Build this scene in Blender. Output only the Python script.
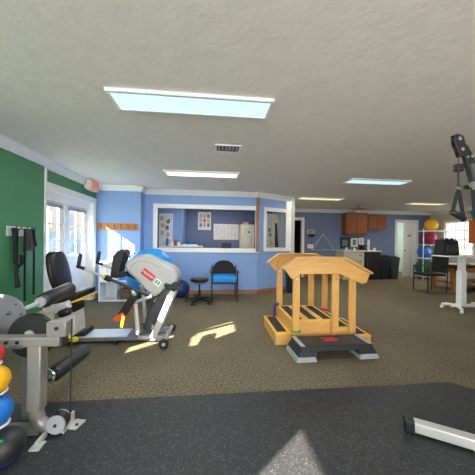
import bpy, bmesh, math, random
from mathutils import Vector, Matrix
random.seed(7)
PI = math.pi
for o in list(bpy.data.objects): bpy.data.objects.remove(o)
SC = bpy.context.scene
COL = SC.collection

# ------------------------------------------------------------------ camera
cam_data = bpy.data.cameras.new('camera')
cam = bpy.data.objects.new('camera', cam_data); COL.objects.link(cam); SC.camera = cam
cam_data.sensor_width = 36; cam_data.lens = 250 / 475 * 36
cam_data.clip_start = 0.05; cam_data.clip_end = 200
yaw, roll = math.radians(5.5), math.radians(0.8)
fwd = Vector((math.sin(yaw), math.cos(yaw), 0)); right = Vector((math.cos(yaw), -math.sin(yaw), 0)); up = Vector((0, 0, 1))
r2 = right * math.cos(roll) + up * math.sin(roll); u2 = -right * math.sin(roll) + up * math.cos(roll)
cam.matrix_world = Matrix(((r2.x, u2.x, -fwd.x, 0), (r2.y, u2.y, -fwd.y, 0), (r2.z, u2.z, -fwd.z, 1.28), (0, 0, 0, 1)))
cam_data.shift_y = 2.5 / 475

# ------------------------------------------------------------------ world, sun, exposure
world = bpy.data.worlds.new('world'); SC.world = world; world.use_nodes = True
bg = world.node_tree.nodes['Background']
bg.inputs['Color'].default_value = (0.93, 0.96, 1.0, 1); bg.inputs['Strength'].default_value = 7.0
sun_data = bpy.data.lights.new('sun', 'SUN'); sun = bpy.data.objects.new('sun', sun_data); COL.objects.link(sun)
sun_data.energy = 40.0; sun_data.angle = math.radians(0.5); sun_data.color = (1.0, 0.9, 0.74)
sun.rotation_euler = Vector((1.17, 1.0, -0.80)).to_track_quat('-Z', 'Y').to_euler()
LAMP_POWER = 18.0
SC.view_settings.view_transform = 'Standard'; SC.view_settings.look = 'None'
SC.view_settings.exposure = 0.33; SC.view_settings.gamma = 1.0; SC.view_settings.use_curve_mapping = False

# ------------------------------------------------------------------ materials
def lin(c):
    return tuple(((v / 255) / 12.92 if v / 255 <= 0.04045 else (((v / 255) + 0.055) / 1.055) ** 2.4) for v in c) + (1,)
MATS = {}
def mat(name, rgb, rough=0.5, metal=0.0, var=0.08, scale=8.0, bump=0.0, bscale=60.0, rgb2=None, emit=0.0, trans=0.0, coat=0.0):
    if name in MATS: return MATS[name]
    m = bpy.data.materials.new(name); m.use_nodes = True; MATS[name] = m
    nt = m.node_tree; b = nt.nodes['Principled BSDF']
    b.inputs['Roughness'].default_value = rough; b.inputs['Metallic'].default_value = metal
    tc = nt.nodes.new('ShaderNodeTexCoord')
    nz = nt.nodes.new('ShaderNodeTexNoise'); nz.inputs['Scale'].default_value = scale; nz.inputs['Detail'].default_value = 4
    nt.links.new(tc.outputs['Object'], nz.inputs['Vector'])
    rp = nt.nodes.new('ShaderNodeValToRGB'); c = lin(rgb)
    a = lin(rgb2) if rgb2 else tuple(v * (1 - var) for v in c[:3]) + (1,)
    z = c if rgb2 else tuple(min(1, v * (1 + var)) for v in c[:3]) + (1,)
    rp.color_ramp.elements[0].position = 0.35; rp.color_ramp.elements[1].position = 0.65
    rp.color_ramp.elements[0].color = a; rp.color_ramp.elements[1].color = z
    nt.links.new(nz.outputs['Fac'], rp.inputs['Fac']); nt.links.new(rp.outputs['Color'], b.inputs['Base Color'])
    if bump:
        n2 = nt.nodes.new('ShaderNodeTexNoise'); n2.inputs['Scale'].default_value = bscale; n2.inputs['Detail'].default_value = 5
        nt.links.new(tc.outputs['Object'], n2.inputs['Vector'])
        bp = nt.nodes.new('ShaderNodeBump'); bp.inputs['Strength'].default_value = bump; bp.inputs['Distance'].default_value = 0.01
        nt.links.new(n2.outputs['Fac'], bp.inputs['Height']); nt.links.new(bp.outputs['Normal'], b.inputs['Normal'])
    if emit:
        b.inputs['Emission Color'].default_value = lin(rgb); b.inputs['Emission Strength'].default_value = emit
    if trans: b.inputs['Transmission Weight'].default_value = trans
    if coat: b.inputs['Coat Weight'].default_value = coat
    return m

def wood(name, rgb, rgb2, stretch=(1, 1, 12), rough=0.42):
    if name in MATS: return MATS[name]
    m = mat(name, rgb, rough, rgb2=rgb2, scale=5)
    nt = m.node_tree; nz = [n for n in nt.nodes if n.type == 'TEX_NOISE'][0]; tc = [n for n in nt.nodes if n.type == 'TEX_COORD'][0]
    mp = nt.nodes.new('ShaderNodeMapping'); mp.inputs['Scale'].default_value = stretch
    nt.links.new(tc.outputs['Object'], mp.inputs['Vector']); nt.links.new(mp.outputs['Vector'], nz.inputs['Vector'])
    rp = [n for n in nt.nodes if n.type == 'VALTORGB'][0]; rp.color_ramp.elements[0].position = 0.25; rp.color_ramp.elements[1].position = 0.75
    return m

def carpet():
    m = bpy.data.materials.new('carpet'); m.use_nodes = True; nt = m.node_tree; b = nt.nodes['Principled BSDF']
    b.inputs['Roughness'].default_value = 0.95; b.inputs['Specular IOR Level'].default_value = 0.1
    tc = nt.nodes.new('ShaderNodeTexCoord')
    n1 = nt.nodes.new('ShaderNodeTexNoise'); n1.inputs['Scale'].default_value = 55; n1.inputs['Detail'].default_value = 6; n1.inputs['Roughness'].default_value = 0.7
    n2 = nt.nodes.new('ShaderNodeTexNoise'); n2.inputs['Scale'].default_value = 1.6; n2.inputs['Detail'].default_value = 3
    for n in (n1, n2): nt.links.new(tc.outputs['Object'], n.inputs['Vector'])
    r = nt.nodes.new('ShaderNodeValToRGB'); e = r.color_ramp.elements
    e[0].position = 0.32; e[0].color = lin((74, 67, 54)); e[1].position = 0.68; e[1].color = lin((152, 141, 119))
    k = r.color_ramp.elements.new(0.5); k.color = lin((113, 104, 85))
    nt.links.new(n1.outputs['Fac'], r.inputs['Fac'])
    r2_ = nt.nodes.new('ShaderNodeValToRGB'); r2_.color_ramp.elements[0].position = 0.3; r2_.color_ramp.elements[1].position = 0.7
    r2_.color_ramp.elements[0].color = (0.86, 0.86, 0.84, 1); r2_.color_ramp.elements[1].color = (1, 1, 1, 1)
    nt.links.new(n2.outputs['Fac'], r2_.inputs['Fac'])
    mx = nt.nodes.new('ShaderNodeMixRGB'); mx.blend_type = 'MULTIPLY'; mx.inputs['Fac'].default_value = 1
    nt.links.new(r.outputs['Color'], mx.inputs['Color1']); nt.links.new(r2_.outputs['Color'], mx.inputs['Color2'])
    nt.links.new(mx.outputs['Color'], b.inputs['Base Color'])
    bp = nt.nodes.new('ShaderNodeBump'); bp.inputs['Strength'].default_value = 0.5; bp.inputs['Distance'].default_value = 0.01
    nt.links.new(n1.outputs['Fac'], bp.inputs['Height']); nt.links.new(bp.outputs['Normal'], b.inputs['Normal'])
    return m

def rubber_mat():
    m = bpy.data.materials.new('speckled_rubber'); m.use_nodes = True; nt = m.node_tree; b = nt.nodes['Principled BSDF']
    b.inputs['Roughness'].default_value = 0.62
    tc = nt.nodes.new('ShaderNodeTexCoord')
    v = nt.nodes.new('ShaderNodeTexVoronoi'); v.inputs['Scale'].default_value = 170
    n = nt.nodes.new('ShaderNodeTexNoise'); n.inputs['Scale'].default_value = 70; n.inputs['Detail'].default_value = 5
    for q in (v, n): nt.links.new(tc.outputs['Object'], q.inputs['Vector'])
    sep = nt.nodes.new('ShaderNodeSeparateColor'); nt.links.new(v.outputs['Color'], sep.inputs['Color'])
    r = nt.nodes.new('ShaderNodeValToRGB'); r.color_ramp.interpolation = 'CONSTANT'; e = r.color_ramp.elements
    e[0].position = 0; e[0].color = lin((44, 45, 48)); e[1].position = 0.9; e[1].color = lin((80, 81, 84))
    nt.links.new(sep.outputs['Red'], r.inputs['Fac'])
    r2_ = nt.nodes.new('ShaderNodeValToRGB'); r2_.color_ramp.elements[0].position = 0.35; r2_.color_ramp.elements[1].position = 0.65
    r2_.color_ramp.elements[0].color = (0.62, 0.62, 0.62, 1); r2_.color_ramp.elements[1].color = (1.1, 1.1, 1.1, 1)
    nt.links.new(n.outputs['Fac'], r2_.inputs['Fac'])
    mx = nt.nodes.new('ShaderNodeMixRGB'); mx.blend_type = 'MULTIPLY'; mx.inputs['Fac'].default_value = 1
    nt.links.new(r.outputs['Color'], mx.inputs['Color1']); nt.links.new(r2_.outputs['Color'], mx.inputs['Color2'])
    nt.links.new(mx.outputs['Color'], b.inputs['Base Color'])
    bp = nt.nodes.new('ShaderNodeBump'); bp.inputs['Strength'].default_value = 0.3; bp.inputs['Distance'].default_value = 0.004
    nt.links.new(n.outputs['Fac'], bp.inputs['Height']); nt.links.new(bp.outputs['Normal'], b.inputs['Normal'])
    return m

def glass_mat():
    m = bpy.data.materials.new('window_glass'); m.use_nodes = True; nt = m.node_tree
    for n in list(nt.nodes):
        if n.type == 'BSDF_PRINCIPLED': nt.nodes.remove(n)
    out = [n for n in nt.nodes if n.type == 'OUTPUT_MATERIAL'][0]
    t = nt.nodes.new('ShaderNodeBsdfTransparent'); g = nt.nodes.new('ShaderNodeBsdfGlossy'); g.inputs['Roughness'].default_value = 0.02
    mx = nt.nodes.new('ShaderNodeMixShader'); mx.inputs[0].default_value = 0.06
    t.inputs[0].default_value = (0.96, 0.98, 0.98, 1)
    nt.links.new(t.outputs[0], mx.inputs[1]); nt.links.new(g.outputs[0], mx.inputs[2]); nt.links.new(mx.outputs[0], out.inputs['Surface'])
    return m

BLUE = mat('blue_wall_paint', (134, 164, 212), 0.6, var=0.03, scale=2, bump=0.06, bscale=140)
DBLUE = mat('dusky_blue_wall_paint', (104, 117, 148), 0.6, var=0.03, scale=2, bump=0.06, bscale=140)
GREEN = mat('green_wall_paint', (74, 136, 92), 0.5, var=0.05, scale=2, bump=0.06, bscale=140)
CREAM = mat('cream_wall_paint', (196, 190, 178), 0.6, var=0.03, scale=2)
PALEGREEN = mat('pale_green_paint', (198, 214, 204), 0.6, var=0.03, scale=2)
CEIL = mat('textured_ceiling_paint', (234, 229, 226), 0.85, var=0.03, scale=9, bump=0.28, bscale=28)
WHITE = mat('white_trim_paint', (232, 232, 232), 0.4, var=0.03)
CARPET = carpet(); RUBBER = rubber_mat(); GLASS = glass_mat()
BASEW = wood('baseboard_wood', (158, 112, 72), (124, 84, 52), (12, 1, 12))
STRIPW = wood('corner_board_wood', (166, 116, 92), (110, 76, 58), (1, 1, 2.5))
MAPLE = wood('maple_plywood', (222, 172, 100), (206, 152, 80), (1.5, 6, 9))
MAPLEV = wood('maple_post', (222, 170, 96), (204, 148, 72), (12, 12, 1.2))
MAPLEY = wood('maple_yellow_edge', (240, 186, 74), (226, 168, 56), (2, 6, 6))
CHERRY = wood('cherry_cabinet_wood', (150, 82, 44), (120, 60, 30), (9, 9, 1.2))
TABLEW = wood('table_oak', (186, 124, 62), (156, 98, 44), (9, 9, 1.4))
DARKW = mat('dark_brown_vinyl', (62, 36, 30), 0.5)
HOOKW = wood('pine_hook_board', (196, 128, 68), (164, 96, 46), (1.5, 8, 14))
BLACK = mat('black_vinyl', (18, 18, 21), 0.42, bump=0.1, bscale=120)
FOAM = mat('black_foam', (27, 28, 33), 0.42, var=0.1, bump=0.12, bscale=150)
BLKPL = mat('black_plastic', (20, 21, 23), 0.5)
BLKFAB = mat('black_fabric', (30, 31, 35), 0.9, bump=0.2, bscale=250)
DGREY = mat('dark_grey_plastic', (46, 48, 52), 0.5)
MGREY = mat('grey_powder_coat', (112, 114, 118), 0.35, var=0.05)
FRAMEG = mat('warm_grey_frame_paint', (146, 143, 137), 0.3, metal=0.3, var=0.05)
LGREY = mat('light_grey_plastic', (158, 160, 162), 0.4, var=0.04)
SILVER = mat('silver_paint', (200, 200, 196), 0.32, metal=0.35, var=0.04)
CHROME = mat('chrome', (210, 212, 216), 0.18, metal=1.0, var=0.02)
BODY = mat('machine_body_plastic', (174, 172, 168), 0.42, var=0.03)
YELLOW = mat('yellow_plastic', (232, 194, 40), 0.4)
RED = mat('red_rubber', (206, 40, 38), 0.5)
ORANGE = mat('red_orange_plastic', (232, 76, 36), 0.45)
BALLY = mat('yellow_rubber', (244, 178, 26), 0.5)
BALLB = mat('blue_rubber', (22, 110, 196), 0.5)
CYANB = mat('bright_blue_ball_vinyl', (24, 142, 224), 0.35)
NAVYB = mat('navy_ball_vinyl', (26, 50, 110), 0.4)
MAGB = mat('magenta_ball_vinyl', (150, 28, 78), 0.35)
MBLUE = mat('royal_blue_ball_vinyl', (44, 96, 190), 0.35)
SEATB = mat('bright_blue_upholstery', (20, 136, 214), 0.7)
GREENP = mat('dark_green_plastic', (26, 92, 70), 0.5)
GREENB = mat('green_band_latex', (50, 150, 80), 0.5)
PURPLE = mat('purple_cloth', (66, 50, 104), 0.8)
TEAL = mat('teal_plastic', (24, 124, 156), 0.5)
TERRA = wood('orange_wood', (196, 108, 54), (172, 88, 40), (8, 8, 1.2))
APPL = mat('beige_cabinet_paint', (196, 190, 168), 0.5)
PAPER = mat('paper_white', (238, 236, 230), 0.7)
PINKP = mat('pink_paper', (214, 168, 164), 0.7)
ORGP = mat('orange_paper', (216, 180, 140), 0.7)
GRYP = mat('grey_print', (120, 128, 130), 0.7)
BLUP = mat('blue_print', (70, 120, 190), 0.6)
GRNP = mat('green_print', (70, 160, 90), 0.7)
REDP = mat('red_print', (200, 36, 44), 0.5)
BRASS = mat('aged_brass', (150, 128, 80), 0.4, metal=0.6)
SHADEG = mat('warm_glass_shade', (236, 220, 170), 0.4)
GRIT = mat('black_grip_tape', (40, 42, 46), 0.85, var=0.3, scale=180)
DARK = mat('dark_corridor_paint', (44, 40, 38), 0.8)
LIGHTW = mat('cool_tube_diffuser', (200, 244, 255), 0.5, emit=.75, var=0)
LIGHTN = mat('neutral_tube_diffuser', (252, 250, 240), 0.5, emit=.95, var=0)
LIGHTY = mat('warm_tube_diffuser', (255, 238, 190), 0.5, emit=.9, var=0)
LEAFG = mat('lawn', (120, 140, 90), 0.9)
SIDING = mat('pale_siding', (102, 92, 86), 0.7)
BLUEGR = mat('blue_grey_siding', (74, 88, 104), 0.7)

# ------------------------------------------------------------------ mesh builder
class MB:
    def __init__(s, m=None):
        s.bm = bmesh.new(); s.mats = []; s.i = 0
        if m: s.use(m)
    def use(s, m):
        if m not in s.mats: s.mats.append(m)
        s.i = s.mats.index(m); return s
    def _face(s, vs):
        try:
            f = s.bm.faces.new(vs); f.material_index = s.i; return f
        except ValueError: return None
    def hexa(s, pts):
        v = [s.bm.verts.new(p) for p in pts]
        for q in ((3, 2, 1, 0), (4, 5, 6, 7), (0, 1, 5, 4), (1, 2, 6, 5), (2, 3, 7, 6), (3, 0, 4, 7)): s._face([v[k] for k in q])
        return s
    def box(s, x0, x1, y0, y1, z0, z1):
        return s.hexa([(x0, y0, z0), (x1, y0, z0), (x1, y1, z0), (x0, y1, z0), (x0, y0, z1), (x1, y0, z1), (x1, y1, z1), (x0, y1, z1)])
    def obox(s, c, size, M=None):
        M = M or Matrix.Identity(3); c = Vector(c); a, b, d = size[0] / 2, size[1] / 2, size[2] / 2
        return s.hexa([c + M @ Vector(p) for p in ((-a, -b, -d), (a, -b, -d), (a, b, -d), (-a, b, -d), (-a, -b, d), (a, -b, d), (a, b, d), (-a, b, d))])
    def bar(s, p0, p1, w, h, upv=(0, 0, 1)):
        p0, p1 = Vector(p0), Vector(p1); d = (p1 - p0); L = d.length; d.normalize(); u = Vector(upv)
        sd = d.cross(u)
        if sd.length < 1e-4: sd = d.cross(Vector((0, 1, 0)))
        sd.normalize(); u = sd.cross(d); M = Matrix((d, sd, u)).transposed()
        return s.obox((p0 + p1) / 2, (L, w, h), M)
    def prism(s, poly, a0, a1, plane='XZ'):
        def P(q, a): return {'XZ': (q[0], a, q[1]), 'XY': (q[0], q[1], a), 'YZ': (a, q[0], q[1])}[plane]
        A = [s.bm.verts.new(P(q, a0)) for q in poly]; B = [s.bm.verts.new(P(q, a1)) for q in poly]
        n = len(poly); s._face(A); s._face(B[::-1])
        for k in range(n): s._face([A[k], B[k], B[(k + 1) % n], A[(k + 1) % n]][::-1])
        return s
    def lathe(s, prof, c, axis=(0, 0, 1), seg=24):
        c = Vector(c); q = Vector((0, 0, 1)).rotation_difference(Vector(axis).normalized())
        rings = []
        for r, z in prof:
            if r < 1e-6: rings.append([s.bm.verts.new(c + q @ Vector((0, 0, z)))])
            else: rings.append([s.bm.verts.new(c + q @ Vector((r * math.cos(2 * PI * k / seg), r * math.sin(2 * PI * k / seg), z))) for k in range(seg)])
        for A, B in zip(rings, rings[1:]):
            for k in range(seg):
                k2 = (k + 1) % seg
                if len(A) == 1 and len(B) == 1: continue
                if len(A) == 1: s._face([A[0], B[k2], B[k]][::-1])
                elif len(B) == 1: s._face([A[k], A[k2], B[0]])
                else: s._face([A[k], A[k2], B[k2], B[k]])
        if len(rings[0]) > 1: s._face(rings[0][::-1])
        if len(rings[-1]) > 1: s._face(rings[-1])
        return s
    def cyl(s, p0, p1, r0, r1=None, seg=20):
        p0, p1 = Vector(p0), Vector(p1); d = p1 - p0
        return s.lathe([(r0, 0), (r1 if r1 is not None else r0, d.length)], p0, d, seg)
    def pad(s, p0, p1, r, e=0.02, seg=24):
        p0, p1 = Vector(p0), Vector(p1); d = p1 - p0; L = d.length
        return s.lathe([(r - e, 0), (r - e * .3, e * .3), (r, e), (r, L - e), (r - e * .3, L - e * .3), (r - e, L)], p0, d, seg)
    def ball(s, c, r, seg=32, sq=1.0):
        n = seg // 2
        return s.lathe([(r * math.sin(PI * k / n) if 0 < k < n else 0, -r * sq * math.cos(PI * k / n)) for k in range(n + 1)], c, (0, 0, 1), seg)
    def torus(s, c, R, r, axis=(0, 0, 1), seg=28, ms=8, a0=0, a1=2 * PI):
        q = Vector((0, 0, 1)).rotation_difference(Vector(axis).normalized()); c = Vector(c)
        full = abs(a1 - a0 - 2 * PI) < 1e-6
        pts = [c + q @ Vector((R * math.cos(a0 + (a1 - a0) * k / seg), R * math.sin(a0 + (a1 - a0) * k / seg), 0)) for k in range(seg + (0 if full else 1))]
        return s.tube(pts, r, ms, closed=full)
    def tube(s, pts, r, seg=10, closed=False, flat=None):
        """flat=(w,t): a strap of width w, thickness t instead of a round tube"""
        pts = [Vector(p) for p in pts]; n = len(pts); rings = []; prev = None
        for k in range(n):
            if closed: d = pts[(k + 1) % n] - pts[k - 1]
            else: d = pts[min(k + 1, n - 1)] - pts[max(k - 1, 0)]
            d.normalize()
            if prev is None:
                a = d.cross(Vector((0, 1, 0.01)))
                if a.length < 1e-3: a = d.cross(Vector((1, 0, 0)))
            else: a = prev - d * prev.dot(d)
            a.normalize(); b = d.cross(a); prev = a
            rr = r[k] if isinstance(r, (list, tuple)) else r
            if flat: offs = [(flat[0] / 2, flat[1] / 2), (-flat[0] / 2, flat[1] / 2), (-flat[0] / 2, -flat[1] / 2), (flat[0] / 2, -flat[1] / 2)]
            else: offs = [(rr * math.cos(2 * PI * j / seg), rr * math.sin(2 * PI * j / seg)) for j in range(seg)]
            rings.append([s.bm.verts.new(pts[k] + a * x + b * y) for x, y in offs])
        m = len(rings[0])
        for k in range(n if closed else n - 1):
            A, B = rings[k], rings[(k + 1) % n]
            for j in range(m): s._face([A[j], A[(j + 1) % m], B[(j + 1) % m], B[j]])
        if not closed: s._face(rings[0][::-1]); s._face(rings[-1])
        return s
    def text(s, body, size, c, M, ext=0.002):
        cu = bpy.data.curves.new('lettering', 'FONT'); cu.body = body; cu.size = size; cu.align_x = 'CENTER'; cu.align_y = 'CENTER'; cu.extrude = ext
        ob = bpy.data.objects.new('lettering', cu); COL.objects.link(ob)
        dg = bpy.context.evaluated_depsgraph_get(); me = bpy.data.meshes.new_from_object(ob.evaluated_get(dg))
        n0 = len(s.bm.faces); v0 = len(s.bm.verts); s.bm.from_mesh(me); s.bm.verts.ensure_lookup_table(); s.bm.faces.ensure_lookup_table()
        for v in s.bm.verts[v0:]: v.co = Vector(c) + M @ v.co
        for f in s.bm.faces[n0:]: f.material_index = s.i
        bpy.data.objects.remove(ob); bpy.data.curves.remove(cu); bpy.data.meshes.remove(me); return s
    def build(s, name, origin=(0, 0, 0), parent=None, bevel=0.0, smooth=True, sub=0):
        bm = s.bm; bmesh.ops.recalc_face_normals(bm, faces=bm.faces)
        bmesh.ops.translate(bm, vec=-Vector(origin), verts=bm.verts)
        if smooth:
            for f in bm.faces: f.smooth = True
            for e in bm.edges:
                if len(e.link_faces) == 2 and e.calc_face_angle(0) > math.radians(38): e.smooth = False
        me = bpy.data.meshes.new(name); bm.to_mesh(me); bm.free()
        for m in s.mats: me.materials.append(m)
        o = bpy.data.objects.new(name, me); COL.objects.link(o)
        if parent: o.parent = parent
        else: o.location = origin
        if bevel:
            b = o.modifiers.new('bevel', 'BEVEL'); b.width = bevel; b.segments = 2; b.limit_method = 'ANGLE'; b.angle_limit = math.radians(40)
        if sub:
            b = o.modifiers.new('sub', 'SUBSURF'); b.levels = sub; b.render_levels = sub
        return o

def tag(o, label, cat, group=None):
    o['label'] = label; o['category'] = cat
    if group: o['group'] = group
    return o
class Thing:
    def __init__(s, name, label, cat, loc, group=None):
        s.o = bpy.data.objects.new(name, None); COL.objects.link(s.o); s.o.location = loc; s.loc = Vector(loc); s.o.empty_display_size = .1
        tag(s.o, label, cat, group)
    def part(s, name, mb, parent=None, bevel=0.0, label=None, **k):
        o = mb.build(name, s.loc, parent or s.o, bevel, **k)
        if label: o['label'] = label
        return o
def single(name, mb, origin, label, cat, group=None, bevel=0.0, **k):
    return tag(mb.build(name, origin, None, bevel, **k), label, cat, group)
def struct(name, mb, bevel=0.0, parent=None, **k):
    o = mb.build(name, (0, 0, 0), parent, bevel, **k); o['kind'] = 'structure'; return o
def dup(t, delta, label, group=None, rz=None):
    src = t.o if isinstance(t, Thing) else t
    r = src.copy(); COL.objects.link(r); r.location = Vector(src.location) + Vector(delta); r['label'] = label
    if rz is not None: r.rotation_euler = (0, 0, rz)
    if group: r['group'] = group
    for ch in src.children:
        c = ch.copy(); COL.objects.link(c); c.parent = r
        for g in ch.children:
            d = g.copy(); COL.objects.link(d); d.parent = c
    return r
def rotm(axis, deg): return Matrix.Rotation(math.radians(deg), 3, axis)

# ================================================================== SETTING
H = 2.41
struct('floor', MB(CARPET).box(-2.7, 8.3, -3.2, 11.2, -0.1, 0))
struct('ceiling', MB(CEIL).box(-2.7, 8.3, -3.2, 8.8, H, H + 0.12))
# left wall, with the doors and the high windows nearer than the picture's edge
mb = MB(GREEN)
ops = [(-2.0, -0.96, 1.0, 2.17), (1.03, 1.61, 1.48, 1.97), (1.53, 1.79, 1.0, 1.45)]
def wall_yz(mb, x0, x1, y0, y1, z0, z1, holes):
    ys = sorted({y0, y1, *[v for h in holes for v in h[:2]]}); zs = sorted({z0, z1, *[v for h in holes for v in h[2:]]})
    for a, b in zip(ys, ys[1:]):
        for c, d in zip(zs, zs[1:]):
            if not any(h[0] <= a and b <= h[1] and h[2] <= c and d <= h[3] for h in holes): mb.box(x0, x1, a, b, c, d)
def wall_xz(mb, y0, y1, x0, x1, z0, z1, holes):
    xs = sorted({x0, x1, *[v for h in holes for v in h[:2]]}); zs = sorted({z0, z1, *[v for h in holes for v in h[2:]]})
    for a, b in zip(xs, xs[1:]):
        for c, d in zip(zs, zs[1:]):
            if not any(h[0] <= a and b <= h[1] and h[2] <= c and d <= h[3] for h in holes): mb.box(a, b, y0, y1, c, d)
wall_yz(mb, -2.56, -2.44, -3.0, 3.86, 0, H, ops)
wall_yz(mb, -2.66, -2.50, 3.86, 5.6, 0, H, [(3.86, 5.44, 0, 2.0)])
struct('wall_left', mb, smooth=False)
mb = MB(WHITE)
for a, b, c, d in ops:
    mb.box(-2.45, -2.43, a - .07, b + .07, d, d + .07).box(-2.45, -2.43, a - .07, b + .07, c - .07, c)
    mb.box(-2.45, -2.43, a - .07, a, c, d).box(-2.45, -2.43, b, b + .07, c, d)
struct('trim_1', mb)
struct('trim_2', MB(WHITE).box(-2.51, -2.425, 3.86, 3.895, 0, H - .09))           # white strip where the green wall steps back
# pillar wall, window wall, chamfer, office
struct('wall_back', MB(BLUE).box(-2.66, -1.58, 5.6, 7.3, 0, H), smooth=False)
mb = MB(BLUE); wall_xz(mb, 5.9, 6.02, -1.58, 1.05, 0, H, [(-1.28, 0.99, 1.08, 1.99)]); struct('wall_office', mb, smooth=False)
# chamfer wall from (1.05,5.9) to (2.0,6.4)
ca, cb = Vector((1.05, 5.9, 0)), Vector((2.0, 6.4, 0)); cd = (cb - ca); CL = cd.length; cd.normalize(); cn = Vector((-cd.y, cd.x, 0))
def ch(u, n, z): return ca + cd * u + cn * n + Vector((0, 0, z))
def chbox(mb, u0, u1, n0, n1, z0, z1):
    return mb.hexa([ch(u0, n0, z0), ch(u1, n0, z0), ch(u1, n1, z0), ch(u0, n1, z0), ch(u0, n0, z1), ch(u1, n0, z1), ch(u1, n1, z1), ch(u0, n1, z1)])
mb = MB(BLUE); WU0, WU1, WZ0, WZ1 = 0.26, 0.91, 1.10, 2.00
chbox(mb, 0, WU0, 0, .12, 0, H); chbox(mb, WU1, CL, 0, .12, 0, H); chbox(mb, WU0, WU1, 0, .12, 0, WZ0); chbox(mb, WU0, WU1, 0, .12, WZ1, H)
struct('wall_corner', mb, smooth=False)
mb = MB(WHITE)
chbox(mb, WU0 - .08, CL + .012, -.02, .0, WZ1, WZ1 + .09); chbox(mb, WU0 - .08, CL + .012, -.03, .0, WZ0 - .09, WZ0)
chbox(mb, WU0 - .08, WU0, -.02, .0, WZ0, WZ1); chbox(mb, WU1, CL + .012, -.02, .0, WZ0, H - .1); chbox(mb, CL, CL + .012, 0, .12, WZ0 - .09, H - .1)  # strip above the right jamb is glare on the wall, drawn as white trim
chbox(mb, WU0 - .015, WU0, 0, .13, WZ0, WZ1); chbox(mb, WU1, WU1 + .015, 0, .13, WZ0, WZ1); chbox(mb, WU0, WU1, 0, .13, WZ0 - .015, WZ0)
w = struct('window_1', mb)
g = chbox(MB(GLASS), WU0, WU1, .06, .064, WZ0, WZ1).build('pane', (0, 0, 0), w)
mb = MB(mat('pale_grey_wall_paint', (196, 198, 196), .6, var=.03)); mb.box(2.0, 2.12, 6.4, 8.6, 0, H); struct('wall_office_side', mb, smooth=False)
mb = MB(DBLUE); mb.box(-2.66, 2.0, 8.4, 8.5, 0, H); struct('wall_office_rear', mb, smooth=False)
mb = MB(BLUE); mb.box(-1.58, -0.9, 7.2, 8.4, 0, H); struct('wall_office_left', mb, smooth=False)
# office window frame
mb = MB(WHITE)
X0, X1, Z0, Z1 = -1.28, 0.99, 1.08, 1.99
mb.box(X0 - .1, X1 + .1, 5.875, 5.9, Z1, Z1 + .1).box(X0 - .1, X1 + .1, 5.865, 5.9, Z0 - .1, Z0).box(X0 - .1, X0, 5.875, 5.9, Z0, Z1).box(X1, X1 + .1, 5.875, 5.9, Z0, Z1)
mb.box(X0 - .02, X0, 5.9, 6.03, Z0, Z1).box(X1, X1 + .02, 5.9, 6.03, Z0, Z1).box(X0, X1, 5.9, 6.06, Z0 - .02, Z0).box(X0, X1, 5.9, 6.03, Z1, Z1 + .02)
struct('window_2', mb)
# far wall with a dark doorway and the door to a bright room
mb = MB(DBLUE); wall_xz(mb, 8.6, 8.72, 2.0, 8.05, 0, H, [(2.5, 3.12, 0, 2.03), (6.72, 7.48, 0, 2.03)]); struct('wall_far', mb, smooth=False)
mb = MB(WHITE)
for a, b in ((2.5, 3.12), (6.72, 7.48)):
    mb.box(a - .08, a, 8.58, 8.6, 0, 2.03).box(b, b + .08, 8.58, 8.6, 0, 2.03).box(a - .08, b + .08, 8.58, 8.6, 2.03, 2.11)
    mb.box(a, a + .015, 8.6, 8.72, 0, 2.03).box(b - .015, b, 8.6, 8.72, 0, 2.03).box(a, b, 8.6, 8.72, 2.015, 2.03)
struct('trim_3', mb)
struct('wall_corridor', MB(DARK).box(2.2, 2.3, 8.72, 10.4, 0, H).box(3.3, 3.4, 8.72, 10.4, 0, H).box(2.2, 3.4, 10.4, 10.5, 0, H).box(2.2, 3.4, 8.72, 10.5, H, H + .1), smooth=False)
struct('wall_bright_room', MB(PALEGREEN).box(5.9, 6.0, 8.72, 10.6, 0, H).box(8.05, 8.15, 8.72, 10.6, 0, H).box(5.9, 8.15, 10.6, 10.7, 0, H).box(5.9, 8.15, 8.8, 10.7, H, H + .1), smooth=False)
# the closed right leaf of the double door; the left leaf stands open
th = math.radians(0); ex = Vector((-math.cos(th), math.sin(th), 0)); ey = Vector((math.sin(th), math.cos(th), 0)); hp = Vector((7.46, 8.64, 0))
def leaf(mb, u0, u1, n0, n1, z0, z1):
    q = lambda u, n, z: hp + ex * u + ey * n + Vector((0, 0, z))
    return mb.hexa([q(u0, n0, z0), q(u1, n0, z0), q(u1, n1, z0), q(u0, n1, z0), q(u0, n0, z1), q(u1, n0, z1), q(u1, n1, z1), q(u0, n1, z1)])
mb = MB(WHITE); leaf(mb, 0.01, .45, 0, .035, 0.02, 2.0)
for z0, z1 in ((.15, .8), (.95, 1.5), (1.6, 1.9)):
    for u0, u1 in ((.07, .2), (.26, .39)): leaf(mb, u0, u1, -.006, 0, z0, z1)
d3 = struct('door_3', mb, .003)
leaf(MB(GRYP), .17, .29, -.012, -.006, 1.50, 1.56).build('door_sign', (0, 0, 0), d3)
leaf(MB(CHROME),   .39, .43, -.05, 0, .96, 1.01).build('door_handle', (0, 0, 0), d3)
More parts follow.
